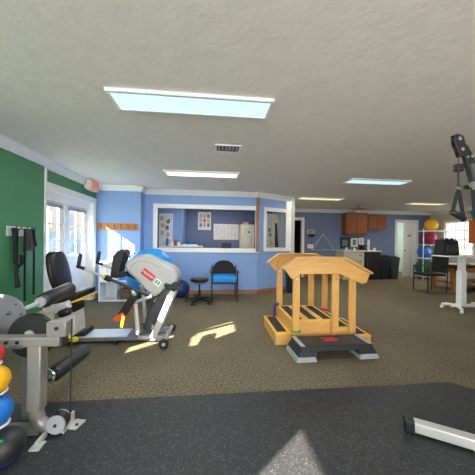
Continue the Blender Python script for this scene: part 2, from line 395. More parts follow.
# right wall with its window
WR = (7.05, 7.95, 0.85, 1.97)
mb = MB(CREAM); wall_yz(mb, 8.05, 8.2, -3.0, 8.6, 0, H, [WR]); struct('wall_right', mb, smooth=False)
mb = MB(WHITE); a, b, c, d = WR
mb.box(8.03, 8.06, a - .07, a, c - .07, d + .07).box(8.03, 8.06, b, b + .07, c - .07, d + .07).box(8.03, 8.06, a, b, d, d + .07).box(8.0, 8.06, a, b, c - .05, c)
for k in (1, 2): mb.box(8.09, 8.115, a + (b - a) * k / 3 - .012, a + (b - a) * k / 3 + .012, c, d)
for k in (1, 2, 3): mb.box(8.09, 8.115, a, b, c + (d - c) * k / 4 - .012, c + (d - c) * k / 4 + .012)
w3 = struct('window_3', mb); MB(GLASS).box(8.1, 8.104, a, b, c, d).build('pane', (0, 0, 0), w3)
# rear wall behind the camera, unseen; its broad openings are added for fill daylight
mb = MB(CREAM); wall_xz(mb, -3.12, -3.0, -2.66, 8.2, 0, H, [(-2.3, 0.2, .15, 2.3), (0.5, 3.0, .15, 2.3)]); struct('wall_rear', mb, smooth=False)
# crown moulding and baseboards
CP = [(0, 0), (.095, 0), (.095, -.02), (.06, -.045), (.03, -.085), (.02, -.11), (0, -.11)]
def sweep(mb, p0, p1, n, prof=CP, z=H, e0=0, e1=0):
    p0, p1, n = Vector((*p0, 0)), Vector((*p1, 0)), Vector((*n, 0)).normalized(); d = (p1 - p0).normalized()
    A = [mb.bm.verts.new(p0 + n * q[0] + d * (e0 * q[0]) + Vector((0, 0, z + q[1]))) for q in prof]
    B = [mb.bm.verts.new(p1 + n * q[0] + d * (e1 * q[0]) + Vector((0, 0, z + q[1]))) for q in prof]
    k = len(prof); mb._face(A); mb._face(B[::-1])
    for j in range(k): mb._face([A[j], A[(j + 1) % k], B[(j + 1) % k], B[j]])
sweepargs = [('trim_4', (-2.44, -3), (-2.44, 3.87), (1, 0)), ('trim_5', (-2.5, 3.87), (-2.5, 5.6), (1, 0)), ('trim_6', (-2.5, 5.6), (-1.58, 5.6), (0, -1)),
             ('trim_7', (-1.58, 5.9), (1.05, 5.9), (0, -1)), ('trim_8', (1.05, 5.9), (2.0, 6.4), (cn.x * -1, cn.y * -1)),
             ('trim_9', (2.12, 8.6), (8.05, 8.6), (0, -1)), ('trim_10', (8.05, 8.6), (8.05, -3), (-1, 0))]
for nm, p0, p1, n in sweepargs:
    mb = MB(WHITE); sweep(mb, p0, p1, n, e1=1.0 if nm == 'trim_6' else .25 if nm == 'trim_8' else 0); struct(nm, mb)
struct('trim_11', MB(WHITE).box(-1.585, -1.49, 5.505, 5.9, H - .02, H).box(-1.585, -1.55, 5.57, 5.9, H - .1, H))
BP = [(0, 0), (.018, 0), (.018, .085), (.008, .1), (0, .1)]
mb = MB(BASEW); sweep(mb, (-1.58, 5.9), (1.05, 5.9), (0, -1), BP, 0); sweep(mb, (1.05, 5.9), (2.0, 6.4), (-cn.x, -cn.y), BP, 0); struct('baseboard_office', mb)
mb = MB(BASEW); sweep(mb, (-2.5, 5.6), (-1.58, 5.6), (0, -1), BP, 0); struct('baseboard_back', mb)
mb = MB(BASEW); sweep(mb, (3.2, 8.6), (6.64, 8.6), (0, -1), BP, 0); sweep(mb, (7.56, 8.6), (8.05, 8.6), (0, -1), BP, 0); struct('baseboard_far', mb)

# double glazed doors in the left wall (set back in the wall)
mb = MB(WHITE)
mb.box(-2.5, -2.475, 5.44, 5.55, 0, 2.0).box(-2.5, -2.47, 3.895, 5.55, 2.0, 2.11).box(-2.66, -2.5, 5.425, 5.44, 0, 2.0).box(-2.66, -2.5, 3.86, 5.44, 1.985, 2.0).box(-2.66, -2.5, 3.86, 3.875, 0, 2.0)
mb.box(-2.66, -2.55, 3.875, 5.425, 1.86, 1.985)
struct('trim_12', mb)
struct('trim_13', MB(WHITE).box(-2.66, -2.57, 4.615, 4.665, 0, 1.86))
for nm, y0, y1, g0, g1 in (('door_1', 3.88, 4.61, 4.0, 4.50), ('door_2', 4.67, 5.42, 4.80, 5.30)):
    mb = MB(WHITE); z0, z1 = 0.95, 1.78
    wall_yz(mb, -2.64, -2.6, y0, y1, 0.01, 1.86, [(g0, g1, z0, z1)])
    mb.box(-2.602, -2.59, g0 - .03, g1 + .03, z1, z1 + .03).box(-2.602, -2.59, g0 - .03, g1 + .03, z0 - .03, z0)
    mb.box(-2.605, -2.592, y0 + .13, y1 - .13, .2, .8)
    d = struct(nm, mb, .002)
    mm = MB(WHITE); mm.box(-2.632, -2.608, (g0 + g1) / 2 - .011, (g0 + g1) / 2 + .011, z0, z1)
    for k in (1, 2): mm.box(-2.632, -2.608, g0, g1, z0 + (z1 - z0) * k / 3 - .011, z0 + (z1 - z0) * k / 3 + .011)
    mm.build('muntins', (0, 0, 0), d)
    MB(GLASS).box(-2.622, -2.618, g0, g1, z0, z1).build('pane', (0, 0, 0), d)
    s = y1 - .07 if nm == 'door_1' else y0 + .07
    MB(CHROME).cyl((-2.6, s, 1.0), (-2.55, s, 1.0), .012).cyl((-2.55, s - .0, 1.0), (-2.55, s + (-.1 if nm == 'door_1' else .1), 1.0), .009).build('door_handle', (0, 0, 0), d)
    MB(LGREY).box(-2.6, -2.565, g0 - .04, g1 + .04, 1.77, 1.83).build('blind_case', (0, 0, 0), d)
# outside the doors
struct('ground_outside', MB(LEAFG).box(-40, -2.7, -10, 45, -.2, -.1))
mb = MB(SIDING).box(-15, -12, 12, 30, 1.7, 4.2); mb.use(BLUEGR).box(-15, -11.98, 12, 30, -.1, 1.7)
t = Thing('house', 'pale house with blue grey lower wall seen through the glazed doors', 'house', (-13.5, 21, -.1))
t.part('wall', mb)
for k in range(6): t.part('window', MB(BLUEGR if k % 2 else GRYP).box(-11.99, -11.95, 13 + k * 2.8, 14.2 + k * 2.8, 2.0, 3.2))

mb = MB(SIDING).box(14, 17, 8, 24, -.1, 5); 
t = Thing('house', 'added house wall that dims the view through the far right window', 'house', (15, 16, -.1)); t.part('wall', mb)  # added to cover the overbright sky behind the right wall's window
for k in range(4): t.part('window', MB(BLUEGR).box(13.96, 14.0, 9 + k * 3.6, 10.4 + k * 3.6, 1.2, 2.6))
struct('ground_side', MB(LEAFG).box(8.3, 40, -10, 45, -.2, -.1))
# corner board between the office windows
single('corner_board', MB(STRIPW).box(1.0, 1.085, 5.86, 5.9, 1.0, H - .11), (1.04, 5.88, 1.0), 'narrow brown wooden board on the wall corner between the two office windows', 'board', bevel=.004)

# ================================================================== CEILING FIXTURES
def ceiling_light(x0, x1, y0, y1, m, label, color, power=1.0, deep=.03):
    t = Thing('ceiling_light', label, 'ceiling light', ((x0 + x1) / 2, (y0 + y1) / 2, H), 'fluorescent ceiling lights')
    f = MB(WHITE); w = .028; z = H - deep
    f.box(x0, x1, y0, y0 + w, z, H).box(x0, x1, y1 - w, y1, z, H).box(x0, x0 + w, y0 + w, y1 - w, z, H).box(x1 - w, x1, y0 + w, y1 - w, z, H)
    t.part('frame', f, bevel=.004)
    t.part('diffuser', MB(m).box(x0 + w, x1 - w, y0 + w, y1 - w, z + .006, H - .002))
    l = bpy.data.lights.new('tube_light', 'AREA'); l.shape = 'RECTANGLE'; l.size = x1 - x0 - .1; l.size_y = y1 - y0 - .08; l.energy = LAMP_POWER * power; l.color = color
    lo = bpy.data.objects.new('tube_light', l); COL.objects.link(lo); lo.parent = t.o; lo.location = (0, 0, -deep - .004)
    return t
ceiling_light(-.83, .47, 1.95, 2.25, LIGHTW, 'large nearest fluorescent ceiling light with a cool blue glow', (.85, .96, 1))
ceiling_light(-.83, .42, 4.15, 4.47, LIGHTN, 'white fluorescent ceiling light in front of the long office window', (1, .98, .94))
ceiling_light(2.42, 3.58, 4.22, 4.52, LIGHTW, 'cool fluorescent ceiling light above the right side of the room', (.9, .97, 1))
ceiling_light(2.22, 3.37, 6.2, 6.46, LIGHTY, 'warm fluorescent ceiling light near the angled wall corner', (1, .92, .75))
ceiling_light(5.55, 6.6, 6.5, 6.78, LIGHTY, 'warm fluorescent ceiling light at far right behind the cable pulley', (1, .92, .75))
ceiling_light(-.6, .6, 6.9, 7.2, LIGHTN, 'added unseen fluorescent ceiling light that brightens the office', (1, .98, .94), .8)  # fixture out of view, added to light the office interior

ceiling_light(6.3, 7.4, 9.5, 9.8, LIGHTN, 'added unseen ceiling light that brightens the room beyond the white door', (1, .98, .94), 1.5)  # out-of-sight lamp added to brighten the room behind the doorway
t = Thing('ceiling_vent', 'white square slotted air vent in the ceiling between the two left lights', 'vent', (.16, 3.09, H))
f = MB(WHITE); f.box(0, .32, 2.96, 2.985, H - .014, H).box(0, .32, 3.185, 3.21, H - .014, H).box(0, .025, 2.985, 3.185, H - .014, H).box(.295, .32, 2.985, 3.185, H - .014, H)
t.part('frame', f, bevel=.002)
t.part('backing', MB(DGREY).box(.025, .295, 2.985, 3.185, H - .003, H))
for k in range(6): t.part('slat', MB(LGREY).bar((.052 + k * .043, 2.985, H - .01), (.052 + k * .043, 3.185, H - .01), .022, .003, (.5, 0, 1)))

t = Thing('exit_sign', 'lit red EXIT sign on the green wall above the glazed doors', 'exit sign', (-2.42, 5.2, 2.2))
t.part('housing', MB(mat('exit_housing', (214, 200, 182), .5)).box(-2.42, -2.32, 5.0, 5.3, 2.2, 2.395), bevel=.006)
t.part('face_panel', MB(mat('exit_face', (226, 170, 158), .5, emit=.1)).box(-2.32, -2.316, 5.015, 5.285, 2.215, 2.38))
t.part('lettering', MB(mat('exit_red', (226, 60, 60), .5, emit=.5)).text('EXIT', .125, (-2.315, 5.15, 2.295), Matrix(((0, 0, 1), (1, 0, 0), (0, 1, 0)))), smooth=False)
t.part('mount', MB(WHITE).box(-2.5, -2.42, 5.1, 5.2, 2.25, 2.35))

t = Thing('ceiling_fan', 'small brass ceiling fan with light in front of the kitchen cabinets', 'fan', (4.5, 7.4, H))
t.part('canopy', MB(BRASS).lathe([(.06, 0), (.05, -.04), (.015, -.05), (.015, -.08), (.07, -.085), (.08, -.11), (.07, -.14), (0, -.145)], (4.5, 7.4, H), seg=20))
for k in range(5):
    a = 2 * PI * k / 5 + .3; d = Vector((math.cos(a), math.sin(a), 0)); c = Vector((4.5, 7.4, H - .115))
    t.part('blade', MB(BRASS).bar(c + d * .075, c + d * .27, .1, .008), bevel=.003)
t.part('light_shade', MB(SHADEG).lathe([(.05, -.145), (.085, -.17), (.08, -.2), (.045, -.225), (0, -.23)], (4.5, 7.4, H), seg=20))

# ================================================================== RUBBER MAT
single('rubber_mat', MB(RUBBER).prism([(-2.40, 2.05), (2.17, 2.09), (2.42, 1.84), (2.6, .4), (2.6, -1.0), (-2.40, -1.0)], 0, .006, 'XY'), (0, 1.5, 0), 'large black speckled rubber mat covering the foreground floor', 'mat', smooth=False)
FM = .006

# ================================================================== LEG MACHINE (front left)
t = Thing('leg_machine', 'grey leg exercise machine with black foam rollers at the left foreground', 'exercise machine', (-1.2, 1.75, FM))
Yf = 1.745
fr = MB(FRAMEG)
fr.bar((-1.155, Yf, .16), (-1.155, Yf, .595), .075, .085, (1, 0, 0))
fr.tube([(-1.155, Yf, .18), (-1.153, Yf, .12), (-1.135, Yf, .075), (-1.10, Yf, .052), (-1.05, Yf, .048), (-.98, Yf, .048)], .041, 12)
fr.box(-1.75, -1.0, 1.705, 1.785, .578, .64)
fr.box(-1.79, -1.70, 1.70, 1.79, FM, .645)
fr.box(-1.75, -1.12, 1.71, 1.78, FM + .004, .06)
post = t.part('frame', fr, bevel=.008)
for x in (-1.315, -1.25): t.part('bolt', MB(BLKPL).cyl((x, 1.708, .612), (x, 1.700, .612), .011), post)
t.part('end_cap', MB(DGREY).box(-1.0, -.985, 1.708, 1.782, .581, .637), post, .004)
t.part('rear_post', MB(mat('dark_frame_paint', (108, 110, 114), .35, metal=.3)).box(-1.30, -1.215, 1.81, 1.89, FM, .62).box(-1.3, -1.22, 1.7, 1.89, .57, .60), bevel=.008)
br = t.part('bracket', MB(FRAMEG).box(-1.085, -.965, 1.71, 1.78, .638, .735), bevel=.006)
t.part('bolt', MB(BLKPL).cyl((-1.02, 1.712, .695), (-1.02, 1.702, .695), .012), br)
whl = t.part('pulley_wheel', MB(BLKPL).lathe([(.02, 0), (.12, .004), (.142, .004), (.148, .012), (.140, .026), (.148, .04), (.14, .048), (.02, .048)], (-1.235, 1.792, .615), (0, 1, 0), 40))
t.part('hub', MB(LGREY).cyl((-1.235, 1.792, .63), (-1.235, 1.782, .63), .03), whl)
cx, cz = -1.53, .695
camp = [(cx + .17 * math.cos(a), cz + .17 * math.sin(a)) for a in [math.radians(v) for v in range(-30, 131, 10)]] + [(cx - .2, cz + .05), (cx - .2, cz - .12), (cx + .08, cz - .12)]
cp = t.part('cam_plate', MB(MGREY).prism(camp, 1.94, 1.955), bevel=.003)
t.part('bolt', MB(CHROME).cyl((cx + .06, 1.942, cz + .04), (cx + .06, 1.925, cz + .04), .016, seg=6), cp)
for q in ((.1, .1), (.135, .03)): t.part('hole_plug', MB(BLKPL).cyl((cx + q[0], 1.942, cz + q[1]), (cx + q[0], 1.936, cz + q[1]), .006), cp)
t.part('cam_shaft', MB(MGREY).cyl((cx - .05, 1.79, cz - .04), (cx - .05, 1.96, cz - .04), .025).box(cx - .1, cx, 1.72, 1.79, .64, cz))
t.part('roller_arm', MB(LGREY).tube([(-1.45, 1.965, .735), (-1.37, 1.965, .765), (-1.31, 1.97, .79), (-1.297, 2.02, .80)], .017, 12))
r1 = t.part('foam_roller', MB(FOAM).pad((-1.295, 2.0, .80), (-1.275, 2.34, .835), .056))
t.part('washer', MB(LGREY).cyl((-1.297, 1.975, .797), (-1.295, 2.0, .80), .036), r1)
t.part('roller_arm', MB(MGREY).tube([(-1.255, 1.87, .30), (-1.21, 1.88, .295), (-1.175, 1.9, .285), (-1.17, 1.95, .285)], .018, 12).bar((-1.24, 1.86, .22), (-1.15, 1.86, .36), .012, .05))
r2_ = t.part('foam_roller', MB(FOAM).pad((-1.172, 1.93, .283), (-1.14, 2.33, .288), .057))
t.part('washer', MB(CHROME).cyl((-1.174, 1.9, .283), (-1.172, 1.93, .283), .035), r2_)
arm = t.part('lift_arm', MB(SILVER).bar((-1.40, 2.12, .655), (-1.165, 2.12, .75), .05, .06).bar((-1.28, 1.87, .60), (-1.30, 2.12, .665), .05, .05), bevel=.006)
t.part('grip', MB(FOAM).pad((-1.21, 2.07, .68), (-1.13, 2.07, .71), .03, .012), arm)
t.part('cable', MB(BLKPL).tube([(-.957, 1.765, .74), (-.957, 1.765, .6), (-.957, 1.76, .1), (-.965, 1.752, .075)], .0045, 8))
bp_ = t.part('base_pulley', MB(LGREY).cyl((-1.015, 1.70, .078), (-1.015, 1.712, .078), .058, seg=28).cyl((-1.015, 1.76, .078), (-1.015, 1.772, .078), .058, seg=28))
t.part('sheave', MB(BLKPL).cyl((-1.015, 1.712, .078), (-1.015, 1.76, .078), .061, seg=28), bp_)
t.part('bolt', MB(BLKPL).cyl((-1.015, 1.70, .078), (-1.015, 1.692, .078), .01, seg=6), bp_)
ft = MB(SILVER); ft.hexa([(-.985, 1.76, FM), (-.915, 1.745, FM), (-.89, 1.83, FM), (-.96, 1.845, FM), (-.985, 1.76, .018), (-.915, 1.745, .018), (-.89, 1.83, .018), (-.96, 1.845, .018)])
ft.box(-.985, -.968, 1.715, 1.84, .01, .08)
fp = t.part('foot_plate', ft, bevel=.003)
t.part('bolt', MB(DGREY).cyl((-.925, 1.78, .018), (-.925, 1.78, .026), .01, seg=6), fp)
t.part('foot_plate', MB(SILVER).box(-1.10, -1.04, 1.59, 1.66, FM, .018).box(-1.085, -1.065, 1.62, 1.71, FM, .04), bevel=.003)

t.o.location.x += .025
# ================================================================== MEDICINE BALLS on a white tree rack
t = Thing('ball_rack', 'white upright rack holding the coloured medicine balls at the left edge', 'rack', (-1.52, 1.42, FM))
rk = MB(WHITE).cyl((-1.52, 1.42, FM), (-1.52, 1.42, .95), .022).cyl((-1.52, 1.42, FM), (-1.52, 1.42, .03), .14)
t.part('post', rk)
spots = [((-1.265, 1.556, .605), .066, RED, 'red medicine ball, topmost on the white rack', 'medicine_ball'),
         ((-1.243, 1.555, .457), .080, BALLY, 'yellow medicine ball on the white rack above the blue one', 'medicine_ball'),
         ((-1.232, 1.555, .278), .085, BALLB, 'plain blue medicine ball on the white rack below the yellow one', 'medicine_ball')]
for (c, r, m, lb, nm) in spots:
    ring = MB(WHITE); zz = c[2] - r * .76; R = r * .76
    ring.torus((c[0], c[1], zz - .007), R, .007); d = Vector((c[0] + 1.52, c[1] - 1.42, 0)); L = d.length; d.normalize()
    ring.cyl((-1.52, 1.42, zz - .02), (c[0] - d.x * R, c[1] - d.y * R, zz - .012), .009)
    t.part('ball_ring', ring)
    b = Thing(nm, lb, 'medicine ball', (c[0], c[1], c[2] - r), 'medicine balls on the rack')
    b.part('shell', MB(m).ball(c, r)); b.part('valve', MB(DGREY).cyl((c[0] + .02, c[1] - .02, c[2] + r - .006), (c[0] + .02, c[1] - .02, c[2] + r - .0005), .008))
b = Thing('medicine_ball', 'black medicine ball with a blue band on the floor by the machine foot', 'medicine ball', (-1.15, 1.53, FM))
c = (-1.15, 1.53, FM + .092)
b.part('shell', MB(mat('black_ball_rubber', (30, 33, 36), .5)).ball(c, .092))
q = rotm('X', 60) @ rotm('Y', 25)
b.part('band', MB(mat('blue_ball_band', (30, 60, 170), .5)).torus(c, .0895, .006, q @ Vector((.5, .3, 1)), 40, 8))
b.part('valve', MB(GREENB).cyl((c[0] + .02, c[1] - .06, c[2] + .068), (c[0] + .021, c[1] - .062, c[2] + .074), .01))

# ================================================================== EXERCISE BANDS on the green wall
t = Thing('hook_rail', 'white hook rail on the green wall holding exercise straps', 'hook rail', (-2.44, 3.56, 1.33))
t.part('board', MB(mat('pale_grey_board', (200, 208, 208), .5)).box(-2.44, -2.425, 3.37, 3.76, 1.33, 1.45), bevel=.003)
hooks = [3.42, 3.50, 3.60, 3.68, 3.74]
for y in hooks: t.part('hook', MB(BLKPL).tube([(-2.425, y, 1.42), (-2.38, y, 1.41), (-2.365, y, 1.425), (-2.36, y, 1.455)], .006, 8))
def strap(name, mbs, label, y):
    s = Thing(name, label, 'exercise strap', (-2.39, y, 1.41), 'straps on the hook rail')
    for n, m in mbs: s.part(n, m)
xs = -2.392
strap('band_loop', [('band', MB(BLKFAB).tube([(xs, 3.42, 1.425), (xs - .01, 3.445, 1.35), (xs - .01, 3.46, 1.15), (xs - .01, 3.47, 1.0), (xs, 3.50, .95), (xs + .01, 3.545, .99), (xs + .01, 3.53, 1.1)], .02, 8).tube([(xs + .02, 3.42, 1.42), (xs + .025, 3.40, 1.3), (xs + .02, 3.42, 1.12), (xs + .01, 3.47, .99)], .014, 8)),
                    ('handle', MB(BLKPL).cyl((xs, 3.465, .96), (xs, 3.50, .70), .011, .028))], 'thick black resistance tube hanging leftmost on the hook rail', 3.42)
strap('stretch_strap', [('strap', MB(BLKFAB).tube([(xs - .022, 3.50, 1.425), (xs - .022, 3.50, 1.2), (xs - .022, 3.51, .9)], .01, flat=(.035, .006))), ('buckle', MB(DGREY).box(xs - .03, xs - .014, 3.48, 3.54, .87, .91))], 'flat black strap with a buckle on the second hook from the left', 3.5)
strap('long_strap', [('strap', MB(BLKFAB).tube([(xs, 3.60, 1.425), (xs, 3.605, 1.0), (xs, 3.61, .5)], .01, flat=(.022, .008)))], 'long thin black strap hanging down from the middle hook', 3.6)
strap('mesh_pouch', [('pouch', MB(mat('grey_mesh', (74, 70, 68), .9, var=.4, scale=90)).hexa([(xs - .03, 3.61, 1.15), (xs + .03, 3.61, 1.15), (xs + .03, 3.73, 1.14), (xs - .03, 3.73, 1.14), (xs - .015, 3.66, 1.42), (xs + .015, 3.66, 1.42), (xs + .015, 3.70, 1.42), (xs - .015, 3.70, 1.42)])),
                    ('drawstring', MB(BLKFAB).tube([(xs, 3.68, 1.425), (xs + .02, 3.65, 1.3), (xs + .034, 3.64, 1.2)], .006, 6))], 'grey mesh pouch with drawstring on the fourth hook', 3.68)
strap('ankle_strap', [('strap', MB(BLKFAB).tube([(xs, 3.74, 1.425), (xs, 3.755, 1.3), (xs + .01, 3.78, 1.2)], .02, flat=(.045, .015))), ('tail', MB(BLKFAB).tube([(xs, 3.765, 1.24), (xs, 3.77, .9), (xs, 3.77, .55)], .006, flat=(.026, .006)))], 'black ankle strap with a long tail hanging rightmost beside the white strip', 3.74)

for o in [t.o] + [o for o in COL.objects if o.get('group') == 'straps on the hook rail']: o.location += Vector((0, -.17, -.04))
# ================================================================== RECUMBENT STEPPER
t = Thing('recumbent_stepper', 'grey recumbent stepper with black seat, yellow trim and red badge', 'exercise machine', (-1.2, 3.3, 0))
YN, YFr = 3.19, 3.47
body = [(-1.085, .955), (-1.06, 1.0), (-1.01, 1.035), (-.93, 1.075), (-.86, 1.082), (-.81, 1.07), (-.69, 1.015), (-.58, .965), (-.50, .925), (-.455, .875), (-.435, .80), (-.45, .725), (-.50, .695), (-.585, .665), (-.64, .615), (-.70, .565), (-.755, .545), (-.83, .625), (-.965, .785), (-1.07, .88), (-1.085, .92)]
hs = t.part('housing', MB(BODY).prism(body, YN, YFr), bevel=.035)
def onface(u, z, y=YN - .001): return (u, y, z)
groove = [(-1.02, .90), (-.985, .97), (-.9, 1.005), (-.78, .985), (-.66, .92)]
t.part('groove', MB(mat('body_groove', (150, 149, 146), .5)).tube([(u, YN + .001, z) for u, z in groove], .006, 6), hs)
ang = math.radians(-38); ca_, sa_ = math.cos(ang), math.sin(ang)
bc = (-.80, .835)
def badge(mb, u0, u1, v0, v1, c, d=.004):
    q = lambda u, v, y: (c[0] + u * ca_ - v * sa_, y, c[1] + u * sa_ + v * ca_)
    return mb.hexa([q(u0, v0, YN + .001), q(u1, v0, YN + .001), q(u1, v0, YN - d), q(u0, v0, YN - d), q(u0, v1, YN + .001), q(u1, v1, YN + .001), q(u1, v1, YN - d), q(u0, v1, YN - d)])
bd = MB(REDP); badge(bd, -.085, .085, -.04, .04, bc); 
t.part('badge', bd, hs, label='red badge with pale lettering')
RB = Matrix(((ca_, -sa_, 0), (0, 0, -1), (sa_, ca_, 0)))
t.part('badge_lettering', MB(PAPER).text('NUSTEP', .042, (bc[0], YN - .006, bc[1]), RB, .0015), hs, smooth=False)
bd = MB(PAPER); badge(bd, .11, .19, -.04, .03, bc, .003); bd.use(GRNP); badge(bd, .12, .145, -.03, .02, bc, .005); badge(bd, .155, .18, -.03, .02, bc, .005)
t.part('label_plate', bd, hs, label='small white plate with green marks')
cons = [(-1.265, .80), (-1.255, .90), (-1.235, 1.06), (-1.185, 1.125), (-1.125, 1.145), (-1.09, 1.11), (-1.115, 1.03), (-1.145, .92), (-1.165, .85), (-1.085, .86), (-1.06, .84), (-1.10, .80), (-1.2, .785)]
co = t.part('console', MB(BLKPL).prism(cons, YN + .03, YFr - .03), bevel=.012)
t.part('screen', MB(BLKPL).hexa([(-1.262, YN + .07, .93), (-1.262, YFr - .07, .93), (-1.235, YFr - .07, 1.06), (-1.235, YN + .07, 1.06), (-1.25, YN + .07, .93), (-1.25, YFr - .07, .93), (-1.225, YFr - .07, 1.06), (-1.225, YN + .07, 1.06)]), co)
t.part('antenna', MB(DGREY).cyl((-1.08, YN + .05, 1.10), (-1.03, YN + .05, 1.04), .008), co)
for s, y in ((0, 3.06), (1, 3.54)):
    a = t.part('handle_arm', MB(DGREY).tube([(-.72, y, .585), (-.95, y, .69), (-1.22, y, .808)], .017, 12).use(SILVER).tube([(-1.2, y, .80), (-1.36, y, .865), (-1.53, y, .94)], .014, 12).use(MGREY).cyl((-.80, y, .62), (-.80, 3.3, .62), .02))
    t.part('grip', MB(FOAM).pad((-1.555, y, .94), (-1.53, y, 1.10), .021, .01).cyl((-1.57, y, .95), (-1.48, y, .92), .019), a)
    t.part('clamp', MB(BLKPL).cyl((-1.25, y, .82), (-1.19, y, .795), .034), a)
    t.part('clamp_ring', MB(YELLOW).cyl((-1.275, y, .83), (-1.25, y, .82), .030), a)
    t.part('link_arm', MB(LGREY).tube([(-.98, y, .50), (-.86, y, .545), (-.72, y, .60)], .022, 10))
    p = t.part('pedal', MB(BLKPL).bar((-.89, y, .60), (-1.06, y, .36), .13, .035, (1, 0, .6)).bar((-.91, y - .055, .61), (-1.05, y - .055, .38), .012, .09, (1, 0, .6)), bevel=.006)
    t.part('heel_cup', MB(ORANGE).prism([(-1.15, .345), (-1.10, .38), (-1.03, .43), (-1.0, .38), (-1.02, .345), (-1.09, .33)], y - .075, y + .075), p, .006)
    t.part('heel_strap', MB(YELLOW).bar((-1.02, y - .07, .38), (-1.04, y - .07, .26), .02, .03, (1, 0, 0)), p)
for y in (3.12, 3.46):
    t.part('front_post', MB(SILVER).tube([(-.965, y, .66), (-.935, y, .60), (-.90, y, .2), (-.895, y, .13)], .026, 12))
    t.part('diagonal_strut', MB(SILVER).bar((-.485, y, .64), (-.715, y, .075), .04, .075, (1, 0, 0)), bevel=.008)
t.part('front_strut', MB(SILVER).bar((-.735, 3.28, .42), (-.65, 3.28, .2), .03, .05, (1, 0, 0)), bevel=.006)
t.part('shroud', MB(DGREY).prism([(-.60, .68), (-.48, .66), (-.53, .50), (-.64, .22), (-.74, .13), (-.86, .16), (-.80, .38)], 3.2, 3.4), bevel=.015)
t.part('crank_cover', MB(BLKPL).cyl((-.475, YN - .02, .69), (-.475, YFr + .02, .69), .05).bar((-.60, YN - .012, .71), (-.40, YN - .012, .655), .03, .05), bevel=.006)
t.part('foot_tube', MB(DGREY).tube([(-.90, 3.13, .16), (-.885, 3.13, .10), (-.84, 3.14, .075), (-.72, 3.15, .06)], .03, 12).tube([(-.90, 3.45, .16), (-.885, 3.45, .10), (-.84, 3.44, .075), (-.72, 3.43, .06)], .03, 12))
ax = t.part('axle_bar', MB(LGREY).cyl((-.56, 3.0, .075), (-.56, 3.56, .075), .03).box(-.75, -.54, 3.12, 3.18, .04, .10).box(-.75, -.54, 3.40, 3.46, .04, .10), bevel=.004)
for y in (2.985, 3.535):
    w_ = t.part('wheel', MB(BLKPL).lathe([(.015, -.022), (.048, -.022), (.056, -.014), (.056, .014), (.048, .022), (.015, .022)], (-.56, y, .0565), (0, 1, 0), 24))
    t.part('hub', MB(LGREY).cyl((-.56, y - .026, .0565), (-.56, y + .026, .0565), .02), w_)
rl = MB(mat('pale_rail_plate', (206, 212, 222), .35, metal=.2)).box(-1.60, -1.03, 3.14, 3.40, .085, .10).use(MGREY).box(-1.62, -.72, 3.16, 3.38, .035, .085).box(-1.03, -.74, 3.2, 3.34, .085, .095)
t.part('rail', rl, bevel=.004)
t.part('rail_foot', MB(BLKPL).box(-1.18, -1.14, 3.12, 3.42, 0, .036)); t.part('rail_foot', MB(BLKPL).box(-1.95, -1.62, 3.16, 3.40, 0, .05))
t.part('rail_step', MB(BLKPL).hexa([(-1.66, 3.15, .10), (-1.52, 3.15, .10), (-1.52, 3.39, .10), (-1.66, 3.39, .10), (-1.64, 3.15, .12), (-1.53, 3.15, .155), (-1.53, 3.39, .155), (-1.64, 3.39, .12)]))
t.part('seat_carriage', MB(YELLOW).box(-1.88, -1.60, 3.13, 3.42, .05, .095), bevel=.008, label='yellow seat carriage')
t.part('pedestal', MB(mat('pale_pedestal_plastic', (208, 206, 200), .45)).hexa([(-1.86, 3.18, .09), (-1.64, 3.18, .09), (-1.64, 3.44, .09), (-1.86, 3.44, .09), (-1.83, 3.2, .38), (-1.66, 3.2, .38), (-1.66, 3.42, .38), (-1.83, 3.42, .38)]), bevel=.01)
t.part('collar', MB(BLKPL).box(-1.835, -1.655, 3.19, 3.43, .38, .475), bevel=.006)
st = t.part('seat', MB(BLACK).hexa([(-1.96, 3.1, .475), (-1.57, 3.1, .555), (-1.57, 3.54, .555), (-1.96, 3.54, .475), (-1.96, 3.1, .565), (-1.56, 3.1, .645), (-1.56, 3.54, .645), (-1.96, 3.54, .565)]), bevel=.028)
ys = MB(YELLOW); ys.tube([(-1.94, 3.085, .46), (-1.80, 3.085, .475), (-1.68, 3.085, .505), (-1.575, 3.085, .545), (-1.55, 3.12, .555), (-1.545, 3.3, .555), (-1.55, 3.52, .555)], .012, 8)
t.part('seat_trim', ys, st)
t.part('seat_lever', MB(LGREY).tube([(-1.98, 3.07, .40), (-1.9, 3.07, .42), (-1.86, 3.07, .47), (-1.86, 3.07, .52)], .009, 8))
# backrest: a rounded slab leaning back
bk = MB(BLACK); rows = []
prof = [(.60, .13), (.66, .17), (.75, .20), (.86, .205), (.97, .195), (1.05, .165), (1.09, .12), (1.105, .06)]
for z, hw in prof:
    xc = -1.87 - (z - .6) * .22; ring = []
    for k in range(20):
        a = 2 * PI * k / 20; cy, cx_ = math.cos(a), math.sin(a)
        ring.append(bk.bm.verts.new((xc + .05 * (abs(cx_) ** .7) * (1 if cx_ > 0 else -1), 3.35 + hw * (abs(cy) ** .7) * (1 if cy > 0 else -1), z)))
    rows.append(ring)
for A, B in zip(rows, rows[1:]):
    for k in range(20): bk._face([A[k], A[(k + 1) % 20], B[(k + 1) % 20], B[k]])
bk._face(rows[0][::-1]); bk._face(rows[-1])
t.part('backrest', bk)
t.part('backrest_post', MB(BLKPL).bar((-1.86, 3.35, .50), (-1.95, 3.35, .80), .09, .03, (1, 0, 0)))
lv = t.part('release_lever', MB(BLKPL).tube([(-1.66, 3.11, .085), (-1.75, 3.08, .085), (-1.82, 3.07, .085)], .012, 8))
t.part('lever_knob', MB(YELLOW).lathe([(.012, 0), (.03, .015), (.034, .05), (.02, .085), (.012, .09)], (-1.65, 3.11, .085), (1, -.12, 0), 14), lv)

